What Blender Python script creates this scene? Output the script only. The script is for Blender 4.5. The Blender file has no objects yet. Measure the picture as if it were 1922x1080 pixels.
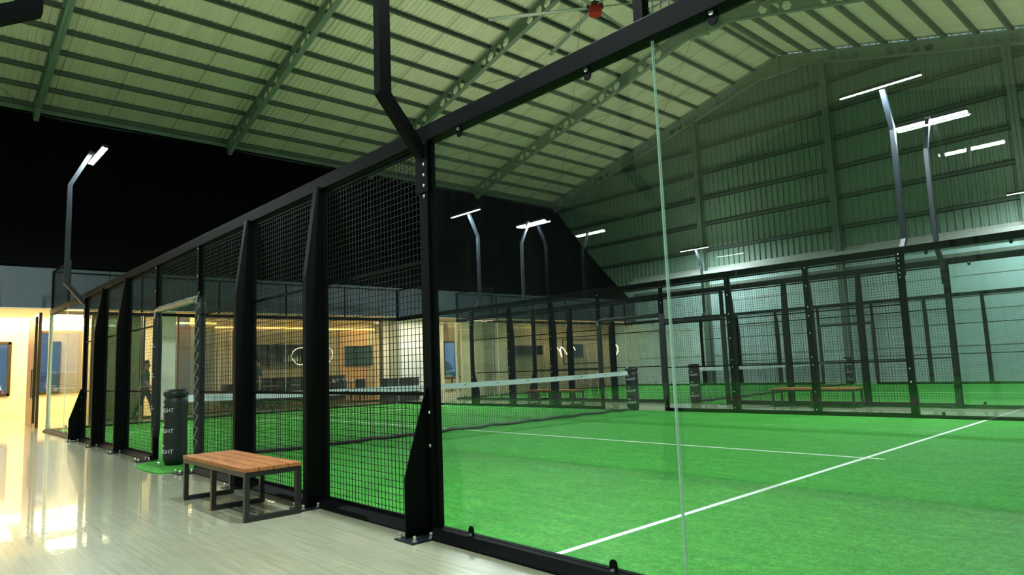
import bpy, bmesh, math, random
from mathutils import Vector, Matrix
random.seed(7)
S = bpy.context.scene
COL = S.collection

# ------------------------------------------------------------------ camera
cam_d = bpy.data.cameras.new('camera')
cam = bpy.data.objects.new('camera', cam_d); COL.objects.link(cam)
cam_d.sensor_width = 36.0; cam_d.sensor_fit = 'HORIZONTAL'
cam_d.lens = 1268.31/1922*36.0
cam_d.clip_start = 0.05; cam_d.clip_end = 300
def Rz(a): return Matrix.Rotation(a, 3, 'Z')
def Rx(a): return Matrix.Rotation(a, 3, 'X')
_M = Rz(math.radians(47.3825)) @ Rx(math.radians(96.5691)) @ Rz(math.radians(-2.20587))
cam.matrix_world = Matrix.Translation((9.9415, -2.8761, 1.1603)) @ _M.to_4x4()
S.camera = cam

# ------------------------------------------------------------------ look
S.view_settings.view_transform = 'Standard'
S.view_settings.look = 'None'
S.view_settings.gamma = 1.0
S.view_settings.use_curve_mapping = False
S.view_settings.exposure = 0.0
S.cycles.transparent_max_bounces = 40
S.cycles.max_bounces = 8
S.cycles.diffuse_bounces = 5
S.cycles.glossy_bounces = 4
S.cycles.sample_clamp_indirect = 6.0
W = bpy.data.worlds.new('world'); S.world = W; W.use_nodes = True
W.node_tree.nodes['Background'].inputs[0].default_value = (0.42, 0.55, 0.72, 1)
W.node_tree.nodes['Background'].inputs[1].default_value = 2.0

def area(name, loc, rot, sx, sy, power, color, spread=math.pi):
    l = bpy.data.lights.new(name, 'AREA'); l.shape = 'RECTANGLE'; l.size = sx; l.size_y = sy
    l.energy = power; l.color = color; l.spread = spread
    o = bpy.data.objects.new(name, l); COL.objects.link(o); o.location = loc; o.rotation_euler = rot
    return o
LAMP_POWER = 330.0
ROOF_FILL_POWER = 56.0
LAMP_COL = (0.86, 0.97, 1.0)
# warm downlighters of the lounge ceiling (x, y, power)
for (lx, ly, pw) in [(-16.2,-3.6,175),(-16.2,-1.0,185),(-16.2,1.6,185),(-12.9,-1.6,95),(-12.9,1.2,70),
                     (-15.2,4.3,50),(-14.6,8.0,60),(-14.6,11.0,60),(-15.4,13.2,150),(-14.6,17.0,60)]:
    area('lounge_downlight', (lx, ly, 3.28), (0,0,0), 2.2 if pw > 100 else 1.4, 2.0 if pw > 100 else 1.4, pw, (1.0, 0.80, 0.47))
area('lounge_downlight', (-11.75, 20.8, 3.05), (0,0,0), 0.5, 5.5, 45, (1.0, 0.72, 0.38))
area('facade_column_light', (-11.75, 12.6, 3.05), (0,0,0), 0.5, 2.6, 60, (1.0, 0.9, 0.76))

# ------------------------------------------------------------------ materials
def nm(name):
    m = bpy.data.materials.new(name); m.use_nodes = True
    nt = m.node_tree; b = nt.nodes['Principled BSDF']
    return m, nt, b
def pbr(name, col, rough=0.5, metal=0.0, var=0.0, vscale=8.0, bump=0.0, bscale=60.0, spec=0.5, coat=0.0, stretch=None):
    m, nt, b = nm(name)
    b.inputs['Base Color'].default_value = (*col, 1); b.inputs['Roughness'].default_value = rough
    b.inputs['Metallic'].default_value = metal; b.inputs['Specular IOR Level'].default_value = spec
    b.inputs['Coat Weight'].default_value = coat
    tc = nt.nodes.new('ShaderNodeTexCoord'); mp = nt.nodes.new('ShaderNodeMapping')
    nt.links.new(tc.outputs['Object'], mp.inputs[0])
    if stretch: mp.inputs['Scale'].default_value = stretch
    if var > 0:
        n = nt.nodes.new('ShaderNodeTexNoise'); n.inputs['Scale'].default_value = vscale; n.inputs['Detail'].default_value = 5
        r = nt.nodes.new('ShaderNodeMix'); r.data_type = 'RGBA'
        r.inputs[6].default_value = (*[max(0, c*(1-var)) for c in col], 1); r.inputs[7].default_value = (*[min(1, c*(1+var)) for c in col], 1)
        nt.links.new(mp.outputs[0], n.inputs[0]); nt.links.new(n.outputs[0], r.inputs[0]); nt.links.new(r.outputs[2], b.inputs['Base Color'])
    if bump > 0:
        n2 = nt.nodes.new('ShaderNodeTexNoise'); n2.inputs['Scale'].default_value = bscale; n2.inputs['Detail'].default_value = 3
        bp = nt.nodes.new('ShaderNodeBump'); bp.inputs['Strength'].default_value = bump; bp.inputs['Distance'].default_value = 0.01
        nt.links.new(mp.outputs[0], n2.inputs[0]); nt.links.new(n2.outputs[0], bp.inputs['Height']); nt.links.new(bp.outputs[0], b.inputs['Normal'])
    return m
def emit(name, col, s):
    m, nt, b = nm(name)
    b.inputs['Base Color'].default_value = (*col, 1)
    b.inputs['Emission Color'].default_value = (*col, 1); b.inputs['Emission Strength'].default_value = s
    return m
BLACK = pbr('black_powder_coat', (0.003, 0.0035, 0.0035), 0.55, var=0.3, vscale=20, bump=0.05, bscale=300, spec=0.07)
WIRE = pbr('black_wire', (0.006, 0.007, 0.007), 0.5, spec=0.3)
BOLT = pbr('zinc_bolt', (0.75, 0.74, 0.70), 0.3, 0.9)
STEEL = pbr('pole_steel', (0.012, 0.016, 0.021), 0.4, 0.0, var=0.2, spec=0.3)
GREENSTEEL = pbr('painted_frame_steel', (0.19, 0.26, 0.19), 0.6, var=0.15, vscale=3)
GABSTEEL = pbr('dark_column_steel', (0.10, 0.155, 0.11), 0.6, var=0.15, vscale=3)
PURLIN = pbr('purlin_steel', (0.12, 0.15, 0.115), 0.55, var=0.15, vscale=4)
ROOF = pbr('roof_sheet', (0.80, 0.76, 0.56), 0.6, var=0.14, vscale=1.2, stretch=(0.3, 2.0, 1))
CORR = pbr('wall_sheet', (0.14, 0.22, 0.155), 0.6, var=0.12, vscale=1.5, stretch=(3, 1, 0.4))
PALE = pbr('pale_wall_panel', (0.36, 0.52, 0.48), 0.35, var=0.06, vscale=1.0)
PALETRIM = pbr('pale_trim', (0.42, 0.48, 0.42), 0.45, var=0.1)
GUTTER = pbr('grey_gutter', (0.30, 0.33, 0.29), 0.5, var=0.15)
SLATE = pbr('slate_cladding', (0.035, 0.055, 0.062), 0.55, var=0.2, vscale=2.5)
CREAM = pbr('cream_wall', (0.80, 0.66, 0.41), 0.55, var=0.05, vscale=2)
CREAMP = pbr('cream_plaster', (0.78, 0.76, 0.66), 0.5, var=0.04, vscale=2)
CEILC = pbr('lounge_ceiling_paint', (0.82, 0.75, 0.58), 0.6, var=0.03)
WOODB = pbr('brown_wood_panel', (0.20, 0.085, 0.03), 0.4, var=0.35, vscale=6, stretch=(2, 2, 0.25))
TAN = pbr('tan_panel', (0.35, 0.30, 0.17), 0.5, var=0.12, vscale=3)
BRONZE = pbr('bronze_frame', (0.10, 0.065, 0.03), 0.3, 0.6, var=0.15)
DARKFRAME = pbr('dark_frame', (0.02, 0.02, 0.02), 0.35)
DARKFURN = pbr('dark_furniture', (0.02, 0.022, 0.022), 0.5, var=0.3)
FABRIC = pbr('black_fabric', (0.0025, 0.003, 0.003), 0.95, spec=0.05, var=0.3, vscale=1.5)
PAD = pbr('black_padding_vinyl', (0.009, 0.010, 0.011), 0.5, bump=0.35, bscale=14, var=0.2)
WHITE = pbr('white_print', (0.75, 0.76, 0.76), 0.5)
LACE = pbr('white_lace', (0.55, 0.54, 0.50), 0.6)
TAPE = pbr('white_net_tape', (0.62, 0.68, 0.70), 0.6, var=0.12, vscale=12, bump=0.2, bscale=30)
GOLD = emit('warm_tube_light', (1.0, 0.72, 0.35), 9.0)
GOLDDIM = emit('dim_tube_light', (1.0, 0.88, 0.62), 1.6)
COVE = emit('cove_strip', (1.0, 0.60, 0.15), 3.5)
COVEW = emit('bright_cove_strip', (1.0, 0.88, 0.6), 9.0)
LED = emit('led_module', (0.88, 0.98, 1.0), 45.0)
REDM = pbr('red_motor', (0.45, 0.02, 0.015), 0.4)
SILVER = pbr('fan_aluminium', (0.34, 0.40, 0.34), 0.4, 0.4)
SKIN = pbr('skin', (0.38, 0.20, 0.13), 0.55)
HAIR = pbr('black_hair', (0.012, 0.01, 0.008), 0.6)
SHIRT = pbr('dark_green_shirt', (0.022, 0.06, 0.045), 0.8, var=0.3, vscale=10)
TROUSER = pbr('black_trousers', (0.012, 0.018, 0.015), 0.8)
YELLOW = pbr('yellow_stripe', (0.55, 0.45, 0.03), 0.6)
CARW = pbr('car_paint_grey', (0.10, 0.13, 0.14), 0.2, 0.3, coat=0.8)
CARB = pbr('car_paint_blue', (0.08, 0.25, 0.45), 0.2, 0.3, coat=0.8)
CARWHITE = pbr('car_paint_white', (0.75, 0.78, 0.8), 0.25, coat=0.8)
CARGLASS = pbr('car_glass', (0.04, 0.05, 0.05), 0.08)
RUBBER = pbr('rubber', (0.01, 0.01, 0.01), 0.7)
REDL = pbr('red_tail_lamp', (0.35, 0.01, 0.01), 0.2)
ASPH = pbr('parking_asphalt', (0.12, 0.12, 0.12), 0.8, var=0.2)
PLATE = pbr('white_plate', (0.8, 0.8, 0.78), 0.4)
ANTH = pbr('bench_frame_steel', (0.012, 0.013, 0.013), 0.4, var=0.15)
GREYW = pbr('boundary_wall', (0.32, 0.42, 0.55), 0.7, var=0.06)

def glass_mat(name, tint, f0=0.04, rough=0.0, dirt=0.0):
    m = bpy.data.materials.new(name); m.use_nodes = True; nt = m.node_tree
    for n in list(nt.nodes): nt.nodes.remove(n)
    out = nt.nodes.new('ShaderNodeOutputMaterial')
    tr = nt.nodes.new('ShaderNodeBsdfTransparent'); tr.inputs[0].default_value = (*tint, 1)
    gl = nt.nodes.new('ShaderNodeBsdfGlossy'); gl.inputs['Roughness'].default_value = rough; gl.inputs[0].default_value = (1, 1, 1, 1)
    mx = nt.nodes.new('ShaderNodeMixShader')
    geo = nt.nodes.new('ShaderNodeNewGeometry')
    dot = nt.nodes.new('ShaderNodeVectorMath'); dot.operation = 'DOT_PRODUCT'
    nt.links.new(geo.outputs['Normal'], dot.inputs[0]); nt.links.new(geo.outputs['Incoming'], dot.inputs[1])
    def mth(op, a, b=None):
        n = nt.nodes.new('ShaderNodeMath'); n.operation = op
        for i, v in enumerate((a, b)):
            if v is None: continue
            if isinstance(v, (int, float)): n.inputs[i].default_value = v
            else: nt.links.new(v, n.inputs[i])
        return n.outputs[0]
    c = mth('ABSOLUTE', dot.outputs['Value'])
    s = mth('POWER', mth('SUBTRACT', 1.0, c), 5.0)
    F = mth('ADD', mth('MULTIPLY', s, 0.16), f0)
    nt.links.new(F, mx.inputs[0]); nt.links.new(tr.outputs[0], mx.inputs[1]); nt.links.new(gl.outputs[0], mx.inputs[2])
    last = mx.outputs[0]
    if dirt > 0:
        df = nt.nodes.new('ShaderNodeBsdfDiffuse'); df.inputs[0].default_value = (0.7, 0.8, 0.8, 1)
        mx2 = nt.nodes.new('ShaderNodeMixShader')
        tc = nt.nodes.new('ShaderNodeTexCoord'); mp = nt.nodes.new('ShaderNodeMapping'); mp.inputs['Scale'].default_value = (6, 6, 0.7)
        no = nt.nodes.new('ShaderNodeTexNoise'); no.inputs['Scale'].default_value = 1.4; no.inputs['Detail'].default_value = 6
        rp = nt.nodes.new('ShaderNodeMapRange'); rp.inputs[1].default_value = 0.5; rp.inputs[2].default_value = 0.8; rp.inputs[3].default_value = dirt*0.4; rp.inputs[4].default_value = dirt
        nt.links.new(tc.outputs['Object'], mp.inputs[0]); nt.links.new(mp.outputs[0], no.inputs[0]); nt.links.new(no.outputs[0], rp.inputs[0])
        nt.links.new(rp.outputs[0], mx2.inputs[0]); nt.links.new(last, mx2.inputs[1]); nt.links.new(df.outputs[0], mx2.inputs[2]); last = mx2.outputs[0]
    nt.links.new(last, out.inputs[0])
    return m
GLASS = glass_mat('court_glass', (0.955, 0.985, 0.975), 0.05, dirt=0.0045)
GLASSW = glass_mat('window_glass', (0.93, 0.97, 0.98), 0.05)
GLASSD = glass_mat('dark_tinted_glass', (0.25, 0.36, 0.33), 0.05)
GEDGE = pbr('glass_edge', (0.78, 0.88, 0.84), 0.25, spec=0.8)

def turf_mat():
    m, nt, b = nm('green_turf')
    b.inputs['Roughness'].default_value = 0.75; b.inputs['Specular IOR Level'].default_value = 0.25
    tc = nt.nodes.new('ShaderNodeTexCoord')
    def noise(sc, det, st=None):
        n = nt.nodes.new('ShaderNodeTexNoise'); n.inputs['Scale'].default_value = sc; n.inputs['Detail'].default_value = det
        if st:
            mp = nt.nodes.new('ShaderNodeMapping'); mp.inputs['Scale'].default_value = st
            nt.links.new(tc.outputs['Object'], mp.inputs[0]); nt.links.new(mp.outputs[0], n.inputs[0])
        else: nt.links.new(tc.outputs['Object'], n.inputs[0])
        return n.outputs[0]
    fine = noise(120, 4); mid = noise(2.2, 9, (1, 3.5, 1)); med = noise(22, 8)
    r = nt.nodes.new('ShaderNodeValToRGB')
    r.color_ramp.elements[0].position = 0.28; r.color_ramp.elements[0].color = (0.012, 0.19, 0.018, 1)
    r.color_ramp.elements[1].position = 0.75; r.color_ramp.elements[1].color = (0.075, 0.50, 0.055, 1)
    nt.links.new(fine, r.inputs[0])
    r2 = nt.nodes.new('ShaderNodeValToRGB')
    r2.color_ramp.elements[0].position = 0.35; r2.color_ramp.elements[0].color = (0.85, 0.9, 0.85, 1)
    r2.color_ramp.elements[1].position = 0.75; r2.color_ramp.elements[1].color = (1.7, 1.12, 1.1, 1)
    nt.links.new(mid, r2.inputs[0])
    mu = nt.nodes.new('ShaderNodeMix'); mu.data_type = 'RGBA'; mu.blend_type = 'MULTIPLY'; mu.inputs[0].default_value = 1
    nt.links.new(r.outputs[0], mu.inputs[6]); nt.links.new(r2.outputs[0], mu.inputs[7])
    r3 = nt.nodes.new('ShaderNodeMapRange'); r3.inputs[1].default_value = 0.35; r3.inputs[2].default_value = 0.68; r3.inputs[3].default_value = 0.78; r3.inputs[4].default_value = 1.14
    nt.links.new(med, r3.inputs[0])
    mu3 = nt.nodes.new('ShaderNodeMix'); mu3.data_type = 'RGBA'; mu3.blend_type = 'MULTIPLY'; mu3.inputs[0].default_value = 1
    nt.links.new(mu.outputs[2], mu3.inputs[6]); nt.links.new(r3.outputs[0], mu3.inputs[7])
    nt.links.new(mu3.outputs[2], b.inputs['Base Color'])
    bp = nt.nodes.new('ShaderNodeBump'); bp.inputs['Strength'].default_value = 0.7; bp.inputs['Distance'].default_value = 0.012
    nt.links.new(fine, bp.inputs['Height']); nt.links.new(bp.outputs[0], b.inputs['Normal'])
    return m
TURF = turf_mat()
LINE = pbr('white_turf_line', (0.82, 0.86, 0.82), 0.8, var=0.1, vscale=60)

def floor_mat():
    m, nt, b = nm('polished_plank_floor')
    b.inputs['Roughness'].default_value = 0.25; b.inputs['Specular IOR Level'].default_value = 0.5
    b.inputs['Coat Weight'].default_value = 0.7; b.inputs['Coat Roughness'].default_value = 0.03
    tc = nt.nodes.new('ShaderNodeTexCoord')
    br = nt.nodes.new('ShaderNodeTexBrick'); br.inputs['Scale'].default_value = 1.0
    br.inputs['Color1'].default_value = (0.40, 0.405, 0.275, 1); br.inputs['Color2'].default_value = (0.37, 0.375, 0.255, 1)
    br.inputs['Mortar'].default_value = (0.31, 0.315, 0.215, 1); br.inputs['Mortar Size'].default_value = 0.003
    br.inputs['Brick Width'].default_value = 1.22; br.inputs['Row Height'].default_value = 0.18
    nt.links.new(tc.outputs['Object'], br.inputs['Vector'])
    mp = nt.nodes.new('ShaderNodeMapping'); mp.inputs['Scale'].default_value = (0.9, 12, 1)
    no = nt.nodes.new('ShaderNodeTexNoise'); no.inputs['Scale'].default_value = 2.5; no.inputs['Detail'].default_value = 5
    nt.links.new(tc.outputs['Object'], mp.inputs[0]); nt.links.new(mp.outputs[0], no.inputs[0])
    rp = nt.nodes.new('ShaderNodeMapRange'); rp.inputs[1].default_value = 0.3; rp.inputs[2].default_value = 0.7; rp.inputs[3].default_value = 0.86; rp.inputs[4].default_value = 1.08
    nt.links.new(no.outputs[0], rp.inputs[0])
    mu = nt.nodes.new('ShaderNodeMix'); mu.data_type = 'RGBA'; mu.blend_type = 'MULTIPLY'; mu.inputs[0].default_value = 1
    nt.links.new(br.outputs[0], mu.inputs[6]); nt.links.new(rp.outputs[0], mu.inputs[7]); nt.links.new(mu.outputs[2], b.inputs['Base Color'])
    n2 = nt.nodes.new('ShaderNodeTexNoise'); n2.inputs['Scale'].default_value = 9; n2.inputs['Detail'].default_value = 2
    bp = nt.nodes.new('ShaderNodeBump'); bp.inputs['Strength'].default_value = 0.05; bp.inputs['Distance'].default_value = 0.01
    nt.links.new(tc.outputs['Object'], n2.inputs[0]); nt.links.new(n2.outputs[0], bp.inputs['Height']); nt.links.new(bp.outputs[0], b.inputs['Normal'])
    nt.links.new(bp.outputs[0], b.inputs['Coat Normal'])
    return m
FLOOR = floor_mat()

def bench_wood():
    m, nt, b = nm('bench_wood')
    tc = nt.nodes.new('ShaderNodeTexCoord'); mp = nt.nodes.new('ShaderNodeMapping'); mp.inputs['Scale'].default_value = (1.2, 22, 22)
    no = nt.nodes.new('ShaderNodeTexNoise'); no.inputs['Scale'].default_value = 3; no.inputs['Detail'].default_value = 6
    r = nt.nodes.new('ShaderNodeValToRGB')
    r.color_ramp.elements[0].position = 0.3; r.color_ramp.elements[0].color = (0.20, 0.065, 0.018, 1)
    r.color_ramp.elements[1].position = 0.7; r.color_ramp.elements[1].color = (0.47, 0.19, 0.058, 1)
    nt.links.new(tc.outputs['Object'], mp.inputs[0]); nt.links.new(mp.outputs[0], no.inputs[0]); nt.links.new(no.outputs[0], r.inputs[0]); nt.links.new(r.outputs[0], b.inputs['Base Color'])
    b.inputs['Roughness'].default_value = 0.6; b.inputs['Specular IOR Level'].default_value = 0.25
    return m
BWOOD = bench_wood()

# ------------------------------------------------------------------ mesh builder
class MB:
    def __init__(s): s.v = []; s.f = []; s.m = []
    def add(s, vs, fs, mi=0):
        o = len(s.v); s.v += [tuple(v) for v in vs]; s.f += [tuple(i+o for i in f) for f in fs]; s.m += [mi]*len(fs)
    def box(s, x0, x1, y0, y1, z0, z1, mi=0, side_mi=None):
        vs = [(x0,y0,z0),(x1,y0,z0),(x1,y1,z0),(x0,y1,z0),(x0,y0,z1),(x1,y0,z1),(x1,y1,z1),(x0,y1,z1)]
        s.add(vs, [(3,2,1,0),(4,5,6,7),(0,1,5,4),(1,2,6,5),(2,3,7,6),(3,0,4,7)], mi)
    def prism(s, poly, d, mi=0):      # poly: list of 3D points, extruded by vector d
        n = len(poly); d = Vector(d)
        vs = [Vector(p) for p in poly] + [Vector(p)+d for p in poly]
        fs = [tuple(range(n))[::-1], tuple(range(n, 2*n))] + [(i, (i+1) % n, (i+1) % n + n, i+n) for i in range(n)]
        s.add(vs, fs, mi)
    def tube(s, a, b, r, n=8, r2=None, mi=0, up=None, cap=True):
        a = Vector(a); b = Vector(b); d = (b-a).normalized(); r2 = r if r2 is None else r2
        u = Vector(up) if up else (Vector((0,0,1)) if abs(d.z) < 0.9 else Vector((1,0,0)))
        p = d.cross(u).normalized(); q = p.cross(d).normalized(); off = math.pi/4 if n == 4 else 0
        k = math.sqrt(2) if n == 4 else 1
        vs = [a + (p*math.cos(t)+q*math.sin(t))*r*k for t in [off+2*math.pi*i/n for i in range(n)]] + \
             [b + (p*math.cos(t)+q*math.sin(t))*r2*k for t in [off+2*math.pi*i/n for i in range(n)]]
        fs = [(i, (i+1) % n, (i+1) % n + n, i+n) for i in range(n)]
        if cap: fs += [tuple(range(n))[::-1], tuple(range(n, 2*n))]
        s.add(vs, fs, mi)
    def path(s, pts, r, n=8, mi=0, closed=False):
        pts = [Vector(p) for p in pts]; N = len(pts); rings = []
        for i, p in enumerate(pts):
            a = pts[(i-1) % N] if (closed or i > 0) else p; c = pts[(i+1) % N] if (closed or i < N-1) else p
            d = (c-a).normalized(); u = Vector((0,0,1)) if abs(d.z) < 0.95 else Vector((1,0,0))
            if n == 4:
                u = Vector((1,0,0)) if abs(d.x) < 0.9 else Vector((0,0,1))
            pp = d.cross(u).normalized(); q = pp.cross(d).normalized(); k = math.sqrt(2) if n == 4 else 1; off = math.pi/4 if n == 4 else 0
            # mitre scale
            sc = 1.0
            if n == 4 and (0 < i < N-1):
                h = (pts[i]-pts[i-1]).normalized().dot(d); sc = 1/max(0.5, h)
            rings.append([p + (pp*math.cos(t)*sc+q*math.sin(t))*r*k for t in [off+2*math.pi*j/n for j in range(n)]])
        vs = [v for rg in rings for v in rg]; fs = []
        for i in range(N if closed else N-1):
            j = (i+1) % N
            fs += [(i*n+k, i*n+(k+1) % n, j*n+(k+1) % n, j*n+k) for k in range(n)]
        if not closed: fs += [tuple(range(n))[::-1], tuple(range((N-1)*n, N*n))]
        s.add(vs, fs, mi)
    def ball(s, c, r, seg=8, ring=5, sc=(1,1,1), mi=0):
        vs = [(c[0], c[1], c[2]+r*sc[2])]
        for i in range(1, ring):
            t = math.pi*i/ring
            vs += [(c[0]+r*sc[0]*math.sin(t)*math.cos(2*math.pi*j/seg), c[1]+r*sc[1]*math.sin(t)*math.sin(2*math.pi*j/seg), c[2]+r*sc[2]*math.cos(t)) for j in range(seg)]
        vs.append((c[0], c[1], c[2]-r*sc[2])); L = len(vs)-1; fs = []
        for j in range(seg): fs.append((0, 1+j, 1+(j+1) % seg)); fs.append((L, L-seg+(j+1) % seg, L-seg+j))
        for i in range(ring-2):
            for j in range(seg):
                a = 1+i*seg+j; b = 1+i*seg+(j+1) % seg; fs.append((a, a+seg, b+seg, b))
        s.add(vs, fs, mi)
    def mesh(s, name, mats, smooth=False, bevel=0):
        me = bpy.data.meshes.new(name); me.from_pydata(s.v, [], s.f)
        for m in (mats if isinstance(mats, (list, tuple)) else [mats]): me.materials.append(m)
        me.polygons.foreach_set('material_index', s.m)
        if smooth: me.polygons.foreach_set('use_smooth', [True]*len(me.polygons))
        me.update(); return me
def obj(name, me, parent=None, loc=(0,0,0), rot=(0,0,0)):
    o = bpy.data.objects.new(name, me); COL.objects.link(o); o.location = loc; o.rotation_euler = rot
    if parent: o.parent = parent
    return o
def build(mb, name, mats, parent=None, loc=(0,0,0), rot=(0,0,0), smooth=False, bevel=0.0):
    o = obj(name, mb.mesh(name, mats, smooth), parent, loc, rot)
    if bevel > 0:
        b = o.modifiers.new('bevel', 'BEVEL'); b.width = bevel; b.segments = 2; b.limit_method = 'ANGLE'
    return o
def tag(o, label, cat, group=None):
    o['label'] = label; o['category'] = cat
    if group: o['group'] = group
    return o
def thing(name, label, cat, loc=(0,0,0), group=None, rot=(0,0,0)):
    return tag(obj(name, None, None, loc, rot), label, cat, group)
def struct(mb, name, mats, loc=(0,0,0), parent=None):
    o = build(mb, name, mats, parent, loc)
    if not parent: o['kind'] = 'structure'
    return o
ORD = ['first','second','third','fourth','fifth','sixth','seventh','eighth','ninth','tenth','eleventh','twelfth','thirteenth','fourteenth','fifteenth','sixteenth','seventeenth','eighteenth','nineteenth','twentieth']

# ------------------------------------------------------------------ hall shell
YG = 24.95; YB = -32.0; XL = -16.6; XR = 11.7; RX = -2.45; RZ = 14.05; SL = 0.265
def zroof(x): return RZ - SL*abs(x-RX)
b = MB(); b.box(-18.0, XR, YB, YG, -0.2, 0.0); fl = struct(b, 'floor', FLOOR)
# roof: corrugated sheet, one object per slope
def corrugated_slope(name, xa, xb):
    mb = MB(); pitch = 0.19; n = int((YG-YB)/pitch); ys = []
    prof = [(0.0, 0.0), (0.18, 0.0), (0.36, 0.045), (0.64, 0.045), (0.82, 0.0)]
    for i in range(n):
        for (t, h) in prof: ys.append((YB+(i+t)*pitch, h))
    vs = []; fs = []
    for (y, h) in ys: vs += [(xa, y, zroof(xa)+h), (xb, y, zroof(xb)+h)]
    for i in range(len(ys)-1): fs.append((2*i, 2*i+1, 2*i+3, 2*i+2))
    mb.add(vs, fs); return struct(mb, name, ROOF)
corrugated_slope('ceiling_left', XL-0.3, RX); corrugated_slope('ceiling_right', RX, XR+0.3)
# gable wall: vertical ribbed sheet above, smooth panels below
mb = MB(); pitch = 0.25; x = XL; pts = []
while x < XR+pitch:
    for (t, h) in [(0, 0), (0.32, 0), (0.38, -0.06), (0.62, -0.06), (0.68, 0)]: pts.append((x+t*pitch, YG+h))
    x += pitch
vs = []; fs = []
for (px, py) in pts: vs += [(px, py, 5.0), (px, py, zroof(px)+0.05)]
for i in range(len(pts)-1): fs.append((2*i, 2*i+1, 2*i+3, 2*i+2))
mb.add(vs, fs); struct(mb, 'wall_gable_upper', CORR)
mb = MB(); mb.box(XL, XR, YG-0.02, YG+0.1, 0, 5.05)
struct(mb, 'wall_gable_lower', PALE)
mb = MB()
for z in (1.25, 2.5, 3.7): mb.box(-11.0, XR, YG-0.045, YG-0.02, z, z+0.03)
struct(mb, 'trim_1', PALETRIM)
mb = MB(); mb.box(-11.0, XR, YG-0.5, YG-0.03, 4.9, 4.96); mb.box(-11.0, XR, YG-0.5, YG-0.46, 4.9, 5.12); mb.box(-11.0, XR, YG-0.14, YG-0.03, 4.96, 5.3)
struct(mb, 'trim_2', GUTTER)
mb = MB(); mb.box(-11.0, XR, YG-0.16, YG-0.03, 4.25, 4.5); struct(mb, 'trim_3', PURLIN)
# other walls
mb = MB(); mb.box(XL-0.1, XL, YB, YG, 4.15, zroof(XL)+0.05); struct(mb, 'wall_left_upper', SLATE)
mb = MB(); mb.box(XR, XR+0.1, YB, YG, 0, zroof(XR)+0.1); struct(mb, 'wall_right', PALE)
mb = MB(); mb.prism([(XL,YB,0),(XR,YB,0),(XR,YB,zroof(XR)),(RX,YB,RZ),(XL,YB,zroof(XL))], (0,-0.1,0)); struct(mb, 'wall_back', CORR)
# girts and gable columns
GZ = [6.1, 7.32, 8.54, 9.76, 10.98, 12.2]
for k, z in enumerate(GZ):
    xa = max(XL, RX-(RZ-z)/SL+0.9); xb = min(XR, RX+(RZ-z)/SL-0.9)
    mb = MB(); mb.box(xa, xb, YG-0.16, YG-0.14, z-0.05, z+0.1); mb.box(xa, xb, YG-0.16, YG-0.02, z+0.08, z+0.1); mb.box(xa, xb, YG-0.16, YG-0.02, z-0.05, z-0.035)
    o = build(mb, 'wall_girt', pbr('girt_steel', (0.05, 0.08, 0.06), 0.6) if k == 0 else bpy.data.materials['girt_steel']); tag(o, 'horizontal steel rail on ribbed end wall, %s up from the gutter' % ORD[k], 'wall rail', 'steel rails of the end wall')
gcx = [-6.84, -0.75, 5.35]
gl = ['left of middle, lit by a lamp at its foot', 'middle, just right of the roof peak', 'rightmost, near the picture edge']
for k, x in enumerate(gcx):
    mb = MB(); t = zroof(x)-0.5
    mb.box(x-0.12, x+0.12, YG-0.42, YG-0.40, 0, t); mb.box(x-0.12, x+0.12, YG-0.18, YG-0.165, 0, t); mb.box(x-0.006, x+0.006, YG-0.42, YG-0.17, 0, t)
    o = build(mb, 'wall_column', GABSTEEL); tag(o, 'green steel column on end wall, ' + gl[k], 'column', 'columns of the end wall')

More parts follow.
